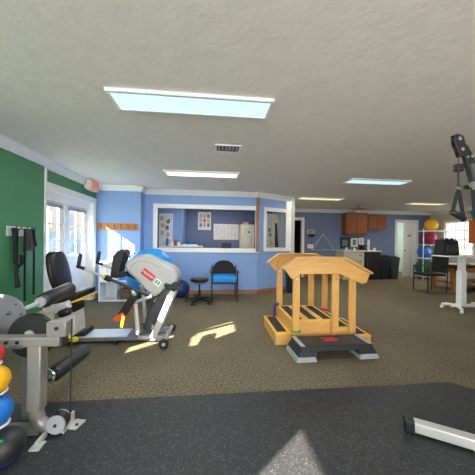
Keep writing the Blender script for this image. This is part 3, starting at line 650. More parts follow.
# ================================================================== CUBE SHELF, BALLS, COAT HOOKS
t = Thing('cube_shelf', 'white four-cube storage shelf against the sunlit blue wall', 'shelf', (-1.88, 5.4, 0))
x0, x1, y0, y1 = -2.29, -1.62, 5.27, 5.575
cs = MB(WHITE); cs.box(x0, x1, y0, y1, .0, .03).box(x0, x1, y0, y1, .78, .81).box(x0, x0 + .03, y0, y1, .03, .78).box(x1 - .03, x1, y0, y1, .03, .78)
t.part('carcass', cs, bevel=.002)
xm = (x0 + x1) / 2
t.part('divider', MB(WHITE).box(xm - .012, xm + .012, y0 + .005, y1, .03, .78))
t.part('shelf_board', MB(WHITE).box(x0 + .03, xm - .012, y0 + .005, y1, .39, .42).box(xm + .012, x1 - .03, y0 + .005, y1, .39, .42))
t.part('back_panel', MB(WHITE).box(x0 + .03, x1 - .03, y1 - .012, y1 - .001, .03, .78))
single('storage_box', MB(mat('brown_card', (120, 92, 70), .8)).box(xm + .06, x1 - .07, 5.3, 5.52, .03, .24), (xm + .15, 5.4, .03), 'brown box in the lower right cube of the white shelf', 'box', bevel=.005)
single('paper_box', MB(BLUP).box(xm + .06, x1 - .08, 5.32, 5.5, .42, .55), (xm + .15, 5.4, .42), 'blue box in the upper right cube of the white shelf', 'box', bevel=.005)
for k, (x, m, lb) in enumerate(((-1.60, ORGP, 'orange bottle on top of the white cube shelf'), (-1.69, PAPER, 'white bottle on top of the white cube shelf'))):
    b = Thing('bottle', lb, 'bottle', (x - .03, 5.36, .81)); c = (x - .03, 5.36, .81)
    b.part('body', MB(m).lathe([(.033, 0), (.035, .01), (.035, .12), (.015, .15)], c, seg=16)); b.part('cap', MB(BLUP).lathe([(.016, .15), (.016, .18), (0, .18)], c, seg=12))

def bigball(name, c, r, m, label, cat='exercise ball', group=None):
    b = Thing(name, label, cat, (c[0], c[1], c[2] - r), group)
    s = b.part('shell', MB(m).ball(c, r, 48)); mm = MB(m)
    for k in range(-3, 4):
        if k: mm.torus((c[0], c[1], c[2] + k * r * .2), math.sqrt(r * r - (k * r * .2) ** 2), r * .012, (0, 0, 1), 48, 6)
    b.part('rib', mm, s); b.part('plug', MB(PAPER).cyl((c[0], c[1] - r * .999, c[2]), (c[0], c[1] - r - .004, c[2]), .012), s)
    return b
bigball('exercise_ball', (-1.205, 5.03, .625), .465, CYANB, 'huge bright blue exercise ball behind the stepper housing')
t = Thing('ball_stand', 'dark ring stand under the huge bright blue exercise ball', 'stand', (-1.205, 5.03, 0))
t.part('ring', MB(DGREY).torus((-1.205, 5.03, .222), .255, .012))
for k in range(4):
    a = PI / 4 + k * PI / 2; t.part('leg', MB(DGREY).cyl((-1.205 + .27 * math.cos(a), 5.03 + .27 * math.sin(a), 0), (-1.205 + .26 * math.cos(a), 5.03 + .26 * math.sin(a), .22), .012, seg=10))
bigball('exercise_ball', (-.70, 5.62, .19), .19, NAVYB, 'small navy exercise ball by the office wall left of the stool')

t = Thing('coat_hook_board', 'wooden board with black coat hooks on the blue wall above the cube shelf', 'hook board', (-2.03, 5.6, 1.49))
t.part('board', MB(HOOKW).box(-2.46, -1.63, 5.575, 5.6, 1.46, 1.60), bevel=.004)
for k in range(6):
    x = -2.38 + k * .14
    t.part('hook', MB(BLKPL).tube([(x, 5.577, 1.555), (x, 5.54, 1.545), (x, 5.525, 1.56), (x, 5.52, 1.585)], .006, 8).tube([(x, 5.577, 1.53), (x, 5.55, 1.50), (x, 5.53, 1.505), (x, 5.525, 1.525)], .005, 8))

# ================================================================== CHAIR, STOOL by the office wall
t = Thing('waiting_chair', 'black armchair with bright blue seat edge below the office window', 'chair', (.24, 5.33, 0))
t.part('seat', MB(SEATB).box(-.0, .48, 5.07, 5.56, .41, .52), bevel=.02, label='bright blue upholstered seat')
bkp = [(-.01, .53), (.0, .66), (.05, .76), (.14, .815), (.24, .825), (.34, .815), (.43, .76), (.48, .66), (.49, .53)]
t.part('backrest', MB(BLKFAB).prism([(u - .0, z) for u, z in bkp], 5.52, 5.57), bevel=.015)
for x in (-.02, .50):
    for y in (5.09, 5.60): t.part('leg', MB(BLKPL).cyl((x, y, 0), (x, y - (.0 if y < 5.3 else .03), .60 if y < 5.3 else .72), .014, seg=12))
    a = t.part('armrest', MB(BLKPL).bar((x + (-.01 if x < 0 else .01), 5.07, .615), (x + (-.01 if x < 0 else .01), 5.53, .615), .05, .03), bevel=.01)
t.part('seat_frame', MB(BLKPL).box(-.02, .50, 5.09, 5.11, .375, .41).box(-.02, .50, 5.54, 5.56, .375, .41).box(-.03, -.01, 5.09, 5.57, .375, .40).box(.49, .51, 5.09, 5.57, .375, .40))

t = Thing('rolling_stool', 'black rolling stool with a round seat beside the blue-seated chair', 'stool', (-.27, 5.12, 0))
c = Vector((-.27, 5.12, 0))
s = t.part('seat', MB(BLACK).lathe([(0, .425), (.15, .425), (.18, .44), (.185, .47), (.17, .495), (.1, .505), (0, .505)], c, seg=28))
t.part('seat_plate', MB(LGREY).lathe([(0, .395), (.12, .395), (.15, .425), (0, .425)], c, seg=24).tube([(-.36, 5.1, .40), (-.44, 5.05, .39)], .009, 8), s)
t.part('gas_lift', MB(BLKPL).cyl(c + Vector((0, 0, .08)), c + Vector((0, 0, .26)), .026).cyl(c + Vector((0, 0, .26)), c + Vector((0, 0, .40)), .016))
hub = t.part('hub', MB(BLKPL).cyl(c + Vector((0, 0, .075)), c + Vector((0, 0, .13)), .045))
for k in range(5):
    a = 2 * PI * k / 5 + .5; d = Vector((math.cos(a), math.sin(a), 0))
    lg = t.part('leg', MB(BLKPL).bar(c + d * .03 + Vector((0, 0, .10)), c + d * .28 + Vector((0, 0, .072)), .035, .03), bevel=.005)
    q = c + d * .275; pp = Vector((-d.y, d.x, 0))
    t.part('caster', MB(DGREY).cyl(q + Vector((0, 0, .027)) - pp * .02, q + Vector((0, 0, .027)) + pp * .02, .027, seg=16).cyl(q + Vector((0, 0, .03)), q + Vector((0, 0, .07)), .008, seg=8), lg)

# ================================================================== OFFICE CONTENTS
t = Thing('notice_board', 'white framed board of paper notes at the left inside the office', 'notice board', (-1.38, 7.2, 1.0))
nb = MB(WHITE); nb.box(-1.575, -1.555, 7.17, 7.2, .95, 2.0).box(-1.2, -1.15, 7.17, 7.2, .95, 2.0).box(-1.555, -1.2, 7.17, 7.2, 1.95, 2.0).box(-1.555, -1.2, 7.17, 7.2, .95, 1.0)
t.part('frame', nb, bevel=.003); t.part('board', MB(PAPER).box(-1.555, -1.2, 7.185, 7.199, 1.0, 1.95))
for x, z, m in ((-1.45, 1.86, ORGP), (-1.32, 1.88, PAPER), (-1.27, 1.78, GRNP), (-1.42, 1.66, ORGP), (-1.30, 1.60, GRYP), (-1.43, 1.45, PINKP), (-1.28, 1.40, PINKP), (-1.40, 1.25, PAPER), (-1.27, 1.22, PINKP)):
    t.part('note', MB(m).box(x - .045, x + .045, 7.179, 7.185, z - .06, z + .06))
t = Thing('poster', 'white poster with two rows of small coloured figures on the office wall', 'poster', (-.31, 8.4, 1.62))
t.part('sheet', MB(PAPER).box(-.52, -.09, 8.385, 8.399, 1.6, 2.19))
for r_ in range(3):
    for c_ in range(3): t.part('figure', MB((PINKP, ORGP, GRYP, PINKP, GRYP, ORGP, GRYP, PINKP, GRYP)[r_ * 3 + c_]).box(-.47 + c_ * .125, -.385 + c_ * .125, 8.382, 8.385, 2.0 - r_ * .15, 2.12 - r_ * .15))
t = Thing('wall_calendar', 'wide pale wall planner with faint grid on the office wall', 'calendar', (.42, 8.4, 1.28))
t.part('sheet', MB(PAPER).box(.0, .84, 8.385, 8.399, 1.28, 1.81))
gm = MB(PINKP)
for k in range(1, 7): gm.box(.0 + .12 * k - .003, .12 * k + .003, 8.383, 8.385, 1.3, 1.72)
for k in range(6): gm.box(.02, .82, 8.383, 8.385, 1.3 + .084 * k - .002, 1.3 + .084 * k + .002)
t.part('grid', gm)
t = Thing('office_cabinet', 'tall cream cabinet standing at the right inside the office', 'cabinet', (1.2, 8.1, 0))
t.part('body', MB(mat('cream_cabinet_paint', (222, 210, 188), .5)).box(.86, 1.6, 7.92, 8.38, 0, 1.78), bevel=.006)
d = t.part('door', MB(mat('cream_door_paint', (226, 216, 196), .5)).box(.88, 1.22, 7.9, 7.92, .05, 1.74), bevel=.004); t.part('handle', MB(BRASS).cyl((1.18, 7.885, 1.2), (1.18, 7.885, 1.32), .008), d)
d = t.part('door', MB(mat('cream_door_paint', (226, 216, 196), .5)).box(1.24, 1.58, 7.9, 7.92, .05, 1.74), bevel=.004)
t.part('note', MB(PAPER).box(1.06, 1.2, 7.895, 7.9, 1.45, 1.6).use(GRNP).box(1.09, 1.17, 7.893, 7.895, 1.5, 1.57))
for x, m, lb in ((.95, PINKP, 'small pink box on top of the cream office cabinet'), (1.28, DGREY, 'dark box on top of the cream office cabinet')):
    single('box', MB(m).box(x, x + .16, 8.0, 8.2, 1.78, 1.86 + (.06 if m is DGREY else 0)), (x, 8.1, 1.78), lb, 'box', bevel=.004)
t = Thing('office_desk', 'raised pale office counter with jars behind the left of the long window', 'desk', (-.9, 6.6, 0))
t.part('worktop', MB(mat('pale_laminate', (222, 216, 206), .4)).box(-1.55, -.28, 6.35, 6.95, 1.08, 1.11), bevel=.004)
t.part('side_panel', MB(APPL).box(-.32, -.28, 6.4, 6.9, 0, 1.08))
t.part('side_panel', MB(APPL).box(-1.5, -1.46, 6.4, 6.9, 0, 1.08))
t = Thing('monitor_desk', 'pale lower desk under the black monitor inside the office', 'desk', (.3, 6.6, 0))
t.part('worktop', MB(mat('pale_laminate', (222, 216, 206), .4)).box(-.26, .85, 6.35, 6.95, .97, 1.0), bevel=.004)
for x in (-.24, .78): t.part('side_panel', MB(APPL).box(x, x + .04, 6.4, 6.9, 0, .97))
m_ = Thing('monitor', 'black computer monitor just above the office window sill', 'monitor', (.36, 6.75, 1.0))
m_.part('screen', MB(BLKPL).box(.22, .48, 6.74, 6.77, 1.03, 1.2), bevel=.004); m_.part('stand', MB(BLKPL).box(.3, .4, 6.72, 6.82, 1.0, 1.01).box(.33, .37, 6.76, 6.78, 1.0, 1.1))
for k, (x, y, h, r, m, lb) in enumerate(((-1.18, 6.55, .20, .035, BLUP, 'tall blue bottle on the office counter beside the notice board'), (-1.06, 6.5, .13, .045, PAPER, 'white jar on the office counter left of the brown jar'),
                               (-.97, 6.6, .16, .04, mat('brown_jar', (130, 96, 76), .5), 'brown jar on the office counter'), (-.88, 6.5, .11, .04, PAPER, 'white cup on the office counter right of the brown jar'))):
    b = Thing('jar', lb, 'jar', (x, y, 1.11), 'jars on the office counter')
    b.part('body', MB(m).lathe([(r, 0), (r, h * .75), (r * .5, h * .88), (r * .5, h * .9)], (x, y, 1.11), seg=16)); b.part('lid', MB(BLUP if k == 0 else GRYP).lathe([(r * .55, h * .9), (r * .55, h), (0, h)], (x, y, 1.11), seg=12))
single('paper_stack', MB(PAPER).box(-.8, -.42, 6.42, 6.72, 1.11, 1.15), (-.6, 6.55, 1.11), 'stack of white papers on the office counter', 'papers')
single('blue_bowl', MB(SEATB).lathe([(.05, 0), (.11, .05), (.12, .075), (.105, .075), (.09, .05), (0, .01)], (-.62, 6.56, 1.15), seg=20), (-.62, 6.56, 1.15), 'bright blue bowl on the white papers in the office', 'bowl')

# small items seen through the corner window
t = Thing('coat_rack', 'cream wooden coat stand seen through the angled corner window', 'coat rack', (1.7, 7.0, 0))
t.part('pole', MB(mat('cream_wood', (222, 200, 166), .5)).box(1.66, 1.74, 6.98, 7.05, .03, 1.9)); t.part('base', MB(mat('cream_wood', (222, 200, 166), .5)).box(1.55, 1.9, 6.9, 7.15, 0, .03))
single('hanging_coat', MB(BLKFAB).hexa([(1.755, 6.95, 1.0), (1.85, 6.95, 1.0), (1.85, 7.05, 1.0), (1.755, 7.05, 1.0), (1.75, 6.97, 1.78), (1.80, 6.97, 1.78), (1.80, 7.03, 1.78), (1.75, 7.03, 1.78)]), (1.8, 7, 1.0), 'dark coat on the cream stand behind the corner window', 'coat', bevel=.015)
t = Thing('supply_panel', 'white panel with small green and grey supplies behind the corner window', 'panel', (1.8, 7.5, .8))
t.part('board', MB(PAPER).box(1.62, 1.985, 7.52, 7.55, 0.0, 2.1))
for x, z, m in ((1.7, 1.6, GRYP), (1.72, 1.45, GRNP), (1.85, 1.3, BRASS), (1.78, 1.2, GRNP), (1.88, 1.65, GRYP)): t.part('supply', MB(m).box(x - .03, x + .03, 7.49, 7.52, z - .05, z + .05), bevel=.004)

# black waste bin at the chamfer's end
t = Thing('waste_bin', 'black waste bin at the end of the angled wall behind the stair rails', 'bin', (1.93, 6.07, 0))
t.part('body', MB(BLKPL).hexa([(1.84, 5.98, 0), (2.02, 5.98, 0), (2.02, 6.16, 0), (1.84, 6.16, 0), (1.82, 5.96, .62), (2.04, 5.96, .62), (2.04, 6.18, .62), (1.82, 6.18, .62)]), bevel=.015)
t.part('lid', MB(BLKPL).hexa([(1.815, 5.955, .62), (2.045, 5.955, .62), (2.045, 6.185, .62), (1.815, 6.185, .62), (1.85, 5.99, .70), (2.01, 5.99, .70), (2.01, 6.15, .70), (1.85, 6.15, .70)]), bevel=.012)

# ================================================================== TRAINING STAIRS
t = Thing('training_stairs', 'wooden training stairs with black treads and two peaked handrails', 'stairs', (1.35, 3.33, 0))
YA, YB = 2.985, 3.69
def stepbox(name, x0, x1, h, treads):
    b = t.part(name, MB(MAPLE).box(x0, x1, YA, YB, .004, h - .018).use(MAPLEY).box(x0 - .006, x1 + .006, YA - .006, YB + .006, h - .018, h), bevel=.004)
    for a, c in treads: t.part('grip_strip', MB(GRIT).box(a, c, YA + .05, YB - .05, h, h + .004), b)
stepbox('lower_step', .77, .965, .15, [(.80, .92)])
stepbox('platform', .975, 1.53, .30, [(1.01, 1.12), (1.21, 1.31), (1.39, 1.49)])
stepbox('middle_step', 1.54, 1.76, .20, [(1.58, 1.72)])
stepbox('bottom_step', 1.77, 2.0, .10, [(1.81, 1.96)])
def rail(yc, side):
    # side -1: the near rail (outside of the near face), +1: the far rail
    y0, y1 = (yc - .015, yc + .015)
    hd = [(.845, .955), (1.01, 1.065), (1.59, 1.065), (1.93, .885), (1.885, .775), (1.83, .76), (1.53, .885), (1.045, .88), (.945, .82), (.90, .87)]
    r = t.part('handrail', MB(MAPLE).prism(hd, y0, y1), bevel=.004)
    cp_ = [(.82, .955), (1.005, 1.09), (1.59, 1.09), (1.955, .905), (1.94, .88), (1.585, 1.065), (1.01, 1.065), (.835, .935)]
    t.part('rail_cap', MB(MAPLE).prism(cp_, yc - .05, yc + .05), r, .005)
    py = yc - side * .028
    for x in (1.01, 1.505, 1.725):
        p = t.part('post', MB(MAPLEV).box(x - .042, x + .042, min(py - .018, py + .018), max(py - .018, py + .018), .005, .98 if x < 1.6 else .88), bevel=.004)
        for z in (.12, .82): t.part('bolt', MB(CHROME).cyl((x, py - .018, z), (x, py - .022, z), .008, seg=8), p)
rail(2.925, -1)
rail(3.75, 1)
single('cloth_band', MB(PURPLE).tube([(.985, 3.66, .326), (.955, 3.675, .33), (.932, 3.68, .30), (.928, 3.68, .24), (.925, 3.67, .185), (.91, 3.63, .178)], .024, 10), (.93, 3.7, .2), 'purple cloth band draped over the far left corner of the training stairs', 'band')
single('exercise_loop', MB(GREENB).torus((1.01, 2.952, .19), .052, .011, (0, 0, 1), 20, 8, PI, 2 * PI), (1.0, 2.9, .2), 'green exercise loop around the left post of the near handrail', 'band')
single('exercise_loop', MB(RED).torus((1.725, 3.722, .24), .056, .013, (0, 0, 1)), (1.72, 3.72, .23), 'red exercise loop around the right post of the far handrail', 'band')

# ================================================================== AEROBIC STEP
t = Thing('aerobic_step', 'black aerobic step platform on light grey end blocks in front of the stairs', 'aerobic step', (1.37, 2.74, 0))
e1 = Vector((.99, .045, 0)).normalized(); e2 = Vector((-e1.y, e1.x, 0)); o0 = Vector((1.35, 2.735, 0))
def st_(u, v, z): return o0 + e1 * u + e2 * v + Vector((0, 0, z))
def sthex(mb, a, b, z0, z1):  # a,b: (u0,u1,v0,v1) at bottom and top
    return mb.hexa([st_(a[0], a[2], z0), st_(a[1], a[2], z0), st_(a[1], a[3], z0), st_(a[0], a[3], z0), st_(b[0], b[2], z1), st_(b[1], b[2], z1), st_(b[1], b[3], z1), st_(b[0], b[3], z1)])
dk = sthex(MB(mat('step_black_plastic', (27, 28, 31), .55)), (-.43, .43, -.165, .165), (-.405, .405, -.14, .14), .10, .155)
sthex(dk, (-.455, -.23, -.172, .172), (-.42, -.25, -.15, .15), .055, .125); sthex(dk, (.23, .455, -.172, .172), (.25, .42, -.15, .15), .055, .125)
deck = t.part('deck', dk, bevel=.008)
for s in (-1, 1):
    sthex_m = MB(LGREY); u = sorted((s * .415, s * .365)); sthex(sthex_m, (*u, -.14, .14), (*u, -.138, .138), .154, .158); t.part('end_strip', sthex_m, deck)
    b = MB(LGREY); u = sorted((s * .475, s * .245)); w = sorted((s * .46, s * .26)); sthex(b, (*u, -.178, .178), (*w, -.172, .172), 0, .05)
    u = sorted((s * .40, s * .27)); sthex(b, (*u, -.165, .165), (*u, -.16, .16), .05, .088)
    t.part('end_block', b, bevel=.006, label='light grey end block')
lg = MB(REDP)
for v, a, b in ((.055, -.10, .06), (.02, -.07, .10), (-.015, -.10, .07)):
    k = a
    while k < b - .02: sthex(lg, (k, k + .026, v - .013, v + .013), (k, k + .026, v - .013, v + .013), .154, .157); k += .034
t.part('red_logo', lg, deck, label='red lettering on the deck')

# ================================================================== FAR KITCHEN
def cabinet(x0, x1, z0, z1, y0, y1, n, label, name='wall_cabinet', m=CHERRY):
    t = Thing(name, label, 'cabinet', ((x0 + x1) / 2, y1, z0)); t.part('body', MB(m).box(x0, x1, y0, y1, z0, z1), bevel=.004); w = (x1 - x0) / n
    for k in range(n):
        a, b = x0 + w * k + .012, x0 + w * (k + 1) - .012
        d = t.part('door', MB(m).box(a, b, y0 - .018, y0, z0 + .012, z1 - .012).box(a + .06, b - .06, y0 - .024, y0 - .018, z0 + .07, z1 - .07), bevel=.005)
        t.part('knob', MB(BRASS).ball(((b - .03) if k % 2 == 0 else (a + .03), y0 - .028, z0 + .06), .012, 10), d)
cabinet(4.58, 5.38, 1.52, 2.29, 8.3, 8.6, 2, 'tall cherry wall cabinet beside the ceiling fan')
cabinet(5.39, 6.07, 1.73, 2.22, 8.3, 8.6, 2, 'shorter cherry wall cabinet right of the tall one')
t = Thing('drawer_cabinet', 'beige drawer cabinet under the left end of the kitchen worktop', 'cabinet', (4.8, 8.3, 0))
t.part('body', MB(APPL).box(4.36, 5.1, 8.02, 8.58, .0, .94), bevel=.006)
for k in range(4):
    d = t.part('drawer', MB(APPL).box(4.39, 5.07, 8.0, 8.02, .06 + k * .215, .255 + k * .215), bevel=.006); t.part('handle', MB(DGREY).box(4.9, 4.97, 7.975, 8.0, .15 + k * .215, .18 + k * .215), d)
t = Thing('mini_fridge', 'black small fridge under the right end of the kitchen worktop', 'fridge', (5.5, 8.3, 0))
t.part('body', MB(BLKPL).box(5.12, 5.66, 8.02, 8.58, 0, .94), bevel=.01); d = t.part('door', MB(BLKPL).box(5.13, 5.65, 7.97, 8.015, .04, .92), bevel=.01); t.part('handle', MB(DGREY).box(5.17, 5.2, 7.945, 7.97, .4, .8), d)
single('kitchen_worktop', MB(mat('white_laminate', (224, 222, 216), .35)).box(4.34, 5.68, 7.96, 8.59, .945, .985), (5.1, 8.3, .945), 'white kitchen worktop across the beige drawers and black fridge', 'worktop', bevel=.005)
t = Thing('paper_towel_holder', 'white paper towel roll standing on the kitchen worktop', 'paper towel', (5.42, 8.3, .985))
t.part('base', MB(CHROME).cyl((5.42, 8.3, .985), (5.42, 8.3, 1.0), .07)); t.part('roll', MB(PAPER).cyl((5.42, 8.3, 1.0), (5.42, 8.3, 1.36), .04)); t.part('pin', MB(CHROME).cyl((5.42, 8.3, 1.36), (5.42, 8.3, 1.40), .008))
t = Thing('coffee_maker', 'dark coffee maker on the kitchen worktop beside the paper towels', 'coffee maker', (5.25, 8.3, .985))
t.part('base', MB(BLKPL).box(5.17, 5.33, 8.2, 8.42, .985, 1.01)); t.part('body', MB(BLKPL).box(5.17, 5.33, 8.36, 8.45, 1.01, 1.12).box(5.17, 5.33, 8.2, 8.45, 1.12, 1.15)); t.part('jug', MB(DGREY).lathe([(.05, 0), (.06, .04), (.04, .09)], (5.25, 8.27, 1.01), seg=14))
for k, (x, m, lb) in enumerate(((4.56, PAPER, 'white canister leftmost on the kitchen worktop'), (4.85, CHROME, 'steel canister in the middle of the kitchen worktop'), (5.58, PAPER, 'small white cup at the right end of the kitchen worktop'))):
    b = Thing('canister', lb, 'canister', (x, 8.2, .985), 'canisters on the kitchen worktop'); b.part('body', MB(m).cyl((x, 8.2, .985), (x, 8.2, 1.07), .04)); b.part('lid', MB(GRYP).cyl((x, 8.2, 1.07), (x, 8.2, 1.085), .042))
def picture(x0, x1, z0, z1, fm, pm, label):
    t = Thing('picture_frame', label, 'picture', ((x0 + x1) / 2, 8.6, z0)); f = MB(fm); w = .07 if fm is BLKPL else .045
    f.box(x0, x1, 8.57, 8.598, z0, z0 + w).box(x0, x1, 8.57, 8.598, z1 - w, z1).box(x0, x0 + w, 8.57, 8.598, z0 + w, z1 - w).box(x1 - w, x1, 8.57, 8.598, z0 + w, z1 - w)
    t.part('frame', f, bevel=.003); p = t.part('picture', MB(pm).box(x0 + w, x1 - w, 8.58, 8.598, z0 + w, z1 - w)); return t, p
picture(4.54, 4.89, 1.04, 1.42, BLKPL, mat('grey_green_print', (96, 108, 98), .6, var=.5, scale=14), 'black framed picture on the wall left of the two white frames')
t, p = picture(4.95, 5.18, 1.1, 1.40, PAPER, GRYP, 'white framed picture with a dark figure below the tall cabinet')
picture(5.24, 5.42, 1.18, 1.42, PAPER, mat('pale_print', (190, 196, 200), .6), 'small pale picture rightmost of the three under the cabinets')
for x, w, h, m, lb in ((5.86, .36, .84, BLKPL, 'black lidded trash bin beside the mini fridge'), (6.22, .32, .80, DGREY, 'dark grey lidded trash bin next to the bright doorway')):
    t = Thing('trash_bin', lb, 'bin', (x, 8.2, 0)); a = w / 2
    t.part('body', MB(m).hexa([(x - a + .04, 8.04, 0), (x + a - .04, 8.04, 0), (x + a - .04, 8.4, 0), (x - a + .04, 8.4, 0), (x - a, 8.0, h - .12), (x + a, 8.0, h - .12), (x + a, 8.44, h - .12), (x - a, 8.44, h - .12)]), bevel=.015)
    t.part('lid', MB(m).prism([(x - a - .01, h - .12), (x + a + .01, h - .12), (x + a - .02, h - .04), (x, h), (x - a + .02, h - .04)], 7.99, 8.45), bevel=.01)
# far wall fittings
t = Thing('blood_pressure_gauge', 'pale wall gauge with black cuff basket right of the dark doorway', 'gauge', (3.43, 8.6, 1.38))
t.part('case', MB(APPL).box(3.3, 3.56, 8.54, 8.6, 1.53, 1.68), bevel=.008); t.part('dial', MB(GRYP).box(3.34, 3.52, 8.535, 8.54, 1.56, 1.66)); t.part('basket', MB(BLKPL).hexa([(3.38, 8.5, 1.42), (3.52, 8.5, 1.42), (3.52, 8.6, 1.42), (3.38, 8.6, 1.42), (3.33, 8.48, 1.53), (3.57, 8.48, 1.53), (3.57, 8.6, 1.53), (3.33, 8.6, 1.53)])); t.part('hose', MB(BLKPL).tube([(3.47, 8.56, 1.42), (3.48, 8.57, 1.3), (3.46, 8.57, 1.18)], .008, 6))
t = Thing('outlet_plate', 'white double switch plate under the wall gauge', 'switch plate', (3.42, 8.6, 1.05))
t.part('plate', MB(PAPER).box(3.33, 3.53, 8.588, 8.6, 1.02, 1.16), bevel=.004)
for x in (3.39, 3.47): t.part('switch', MB(APPL).box(x - .02, x + .02, 8.58, 8.588, 1.05, 1.13))
tri = MB(mat('pale_grey_metal', (170, 176, 182), .4)); A, B, C_ = (3.47, 8.57, .97), (4.28, 8.57, .97), (3.89, 8.57, 1.53)
tri.cyl(A, B, .014).cyl(B, C_, .014).cyl(C_, A, .014).ball(A, .018, 10).ball(B, .018, 10).ball(C_, .018, 10).box(3.87, 3.91, 8.57, 8.6, 1.51, 1.55).box(3.47, 3.5, 8.57, 8.6, .96, .985).box(4.25, 4.28, 8.57, 8.6, .96, .985)
single('wall_triangle', tri, (3.88, 8.6, .96), 'thin pale triangle outline mounted on the far blue wall', 'wall triangle')

# bright room glimpse
t = Thing('wheelchair', 'dark folded wheelchair just inside the bright doorway', 'wheelchair', (6.95, 9.6, 0))
for x in (6.8, 7.05): t.part('wheel', MB(BLKPL).torus((x, 9.6, .29), .27, .02, (1, 0, 0)).cyl((x - .02, 9.6, .29), (x + .02, 9.6, .29), .04))
t.part('seat', MB(BLKFAB).box(6.84, 7.01, 9.4, 9.75, .45, .5)); t.part('backrest', MB(BLKFAB).box(6.84, 7.01, 9.75, 9.79, .5, .85)); t.part('axle', MB(CHROME).cyl((6.8, 9.6, .29), (7.05, 9.6, .29), .015).bar((6.925, 9.6, .29), (6.925, 9.6, .46), .03, .03))

# ================================================================== BALL SHELF in the far right corner
t = Thing('ball_shelf', 'open wire shelf unit with large exercise balls in the far right corner', 'shelf', (7.62, 8.25, 0))
for x in (7.22, 8.0):
    for y in (7.98, 8.5): t.part('post', MB(WHITE).cyl((x, y, 0), (x, y, 1.78), .014, seg=10))
SZ = (.10, .735, 1.21, 1.70)
for z in SZ:
    s = MB(WHITE); s.box(7.22, 8.0, 7.97, 7.99, z - .02, z).box(7.22, 8.0, 8.49, 8.51, z - .02, z)
    for k in range(9): s.cyl((7.25 + k * .09, 7.98, z - .008), (7.25 + k * .09, 8.5, z - .008), .006, seg=6)
    t.part('wire_shelf', s)
bigball('exercise_ball', (7.74, 8.23, 1.70 + .215), .215, BALLY, 'yellow exercise ball on top of the wire shelf in the far right corner', group='balls on the wire shelf')
bigball('exercise_ball', (7.70, 8.23, 1.21 + .225), .225, MAGB, 'magenta exercise ball on the second wire shelf from the top', group='balls on the wire shelf')
bigball('exercise_ball', (7.48, 8.23, .735 + .215), .215, MBLUE, 'royal blue exercise ball on the wire shelf beside the white door', group='balls on the wire shelf')
bigball('exercise_ball', (7.52, 8.24, .10 + .29), .29, GREENP, 'dark green exercise ball on the bottom wire shelf', group='balls on the wire shelf')

# wall cabinet, teal bin on the right wall
single('wall_panel', MB(TERRA).box(7.78, 8.05, 6.15, 6.95, 1.28, 1.98), (7.9, 6.5, 1.28), 'orange-brown wooden wall box beside the bright right window', 'wall box', bevel=.006)
single('storage_bin', MB(TEAL).hexa([(7.8, 6.2, 1.98), (8.03, 6.2, 1.98), (8.03, 6.85, 1.98), (7.8, 6.85, 1.98), (7.76, 6.17, 2.27), (8.04, 6.17, 2.27), (8.04, 6.9, 2.27), (7.76, 6.9, 2.27)]), (7.9, 6.5, 1.98), 'teal storage bin on top of the orange-brown wall box', 'bin', bevel=.012)

# treatment table
t = Thing('treatment_table', 'low wooden treatment table with dark brown padded top at far right', 'table', (7.0, 6.35, 0))
t.part('top_pad', MB(DARKW).box(6.28, 7.95, 5.98, 6.72, .62, .70), bevel=.02)
t.part('apron', MB(TABLEW).box(6.31, 7.9, 6.0, 6.04, .5, .62).box(6.31, 7.9, 6.66, 6.7, .5, .62).box(6.31, 6.35, 6.04, 6.66, .5, .62).box(7.86, 7.9, 6.04, 6.66, .5, .62), bevel=.004)
for x in (6.35, 7.85):
    for y in (6.05, 6.65): t.part('leg', MB(TABLEW).box(x - .05, x + .05, y - .05, y + .05, 0, .62), bevel=.006)
t.part('shelf_board', MB(TABLEW).box(6.3, 7.9, 6.05, 6.65, .2, .24))
for k, (x, y, r, m, lb) in enumerate(((6.5, 6.2, .3, PAPER, 'white folder leftmost on the dark table top'), (6.85, 6.3, -.2, BLUP, 'blue folder on the dark table top'), (7.2, 6.2, .1, PAPER, 'white papers on the dark table top right of the blue folder'))):
    single('folder', MB(m).obox((x, y, .71), (.3, .22, .02), rotm('Z', math.degrees(r))), (x, y, .70), lb, 'papers')

# black side chair by the treatment table
t = Thing('side_chair', 'black armchair at the left end of the treatment table', 'chair', (5.7, 6.05, 0))
for x in (5.43, 5.95):
    for y in (5.85, 6.3): t.part('leg', MB(BLKPL).cyl((x, y, 0), (x + (0 if x < 5.6 else .04), y, .66 if x < 5.6 else .95), .014, seg=10))
t.part('seat', MB(BLKFAB).box(5.42, 5.95, 5.86, 6.29, .42, .48), bevel=.015)
t.part('backrest', MB(BLKFAB).hexa([(5.93, 5.85, .5), (5.97, 5.85, .5), (5.97, 6.3, .5), (5.93, 6.3, .5), (5.99, 5.85, 1.02), (6.03, 5.85, 1.02), (6.03, 6.3, 1.02), (5.99, 6.3, 1.02)]), bevel=.01)
for y in (5.85, 6.3): t.part('armrest', MB(BLKPL).bar((5.41, y, .665), (5.97, y, .665), .04, .025), bevel=.006)

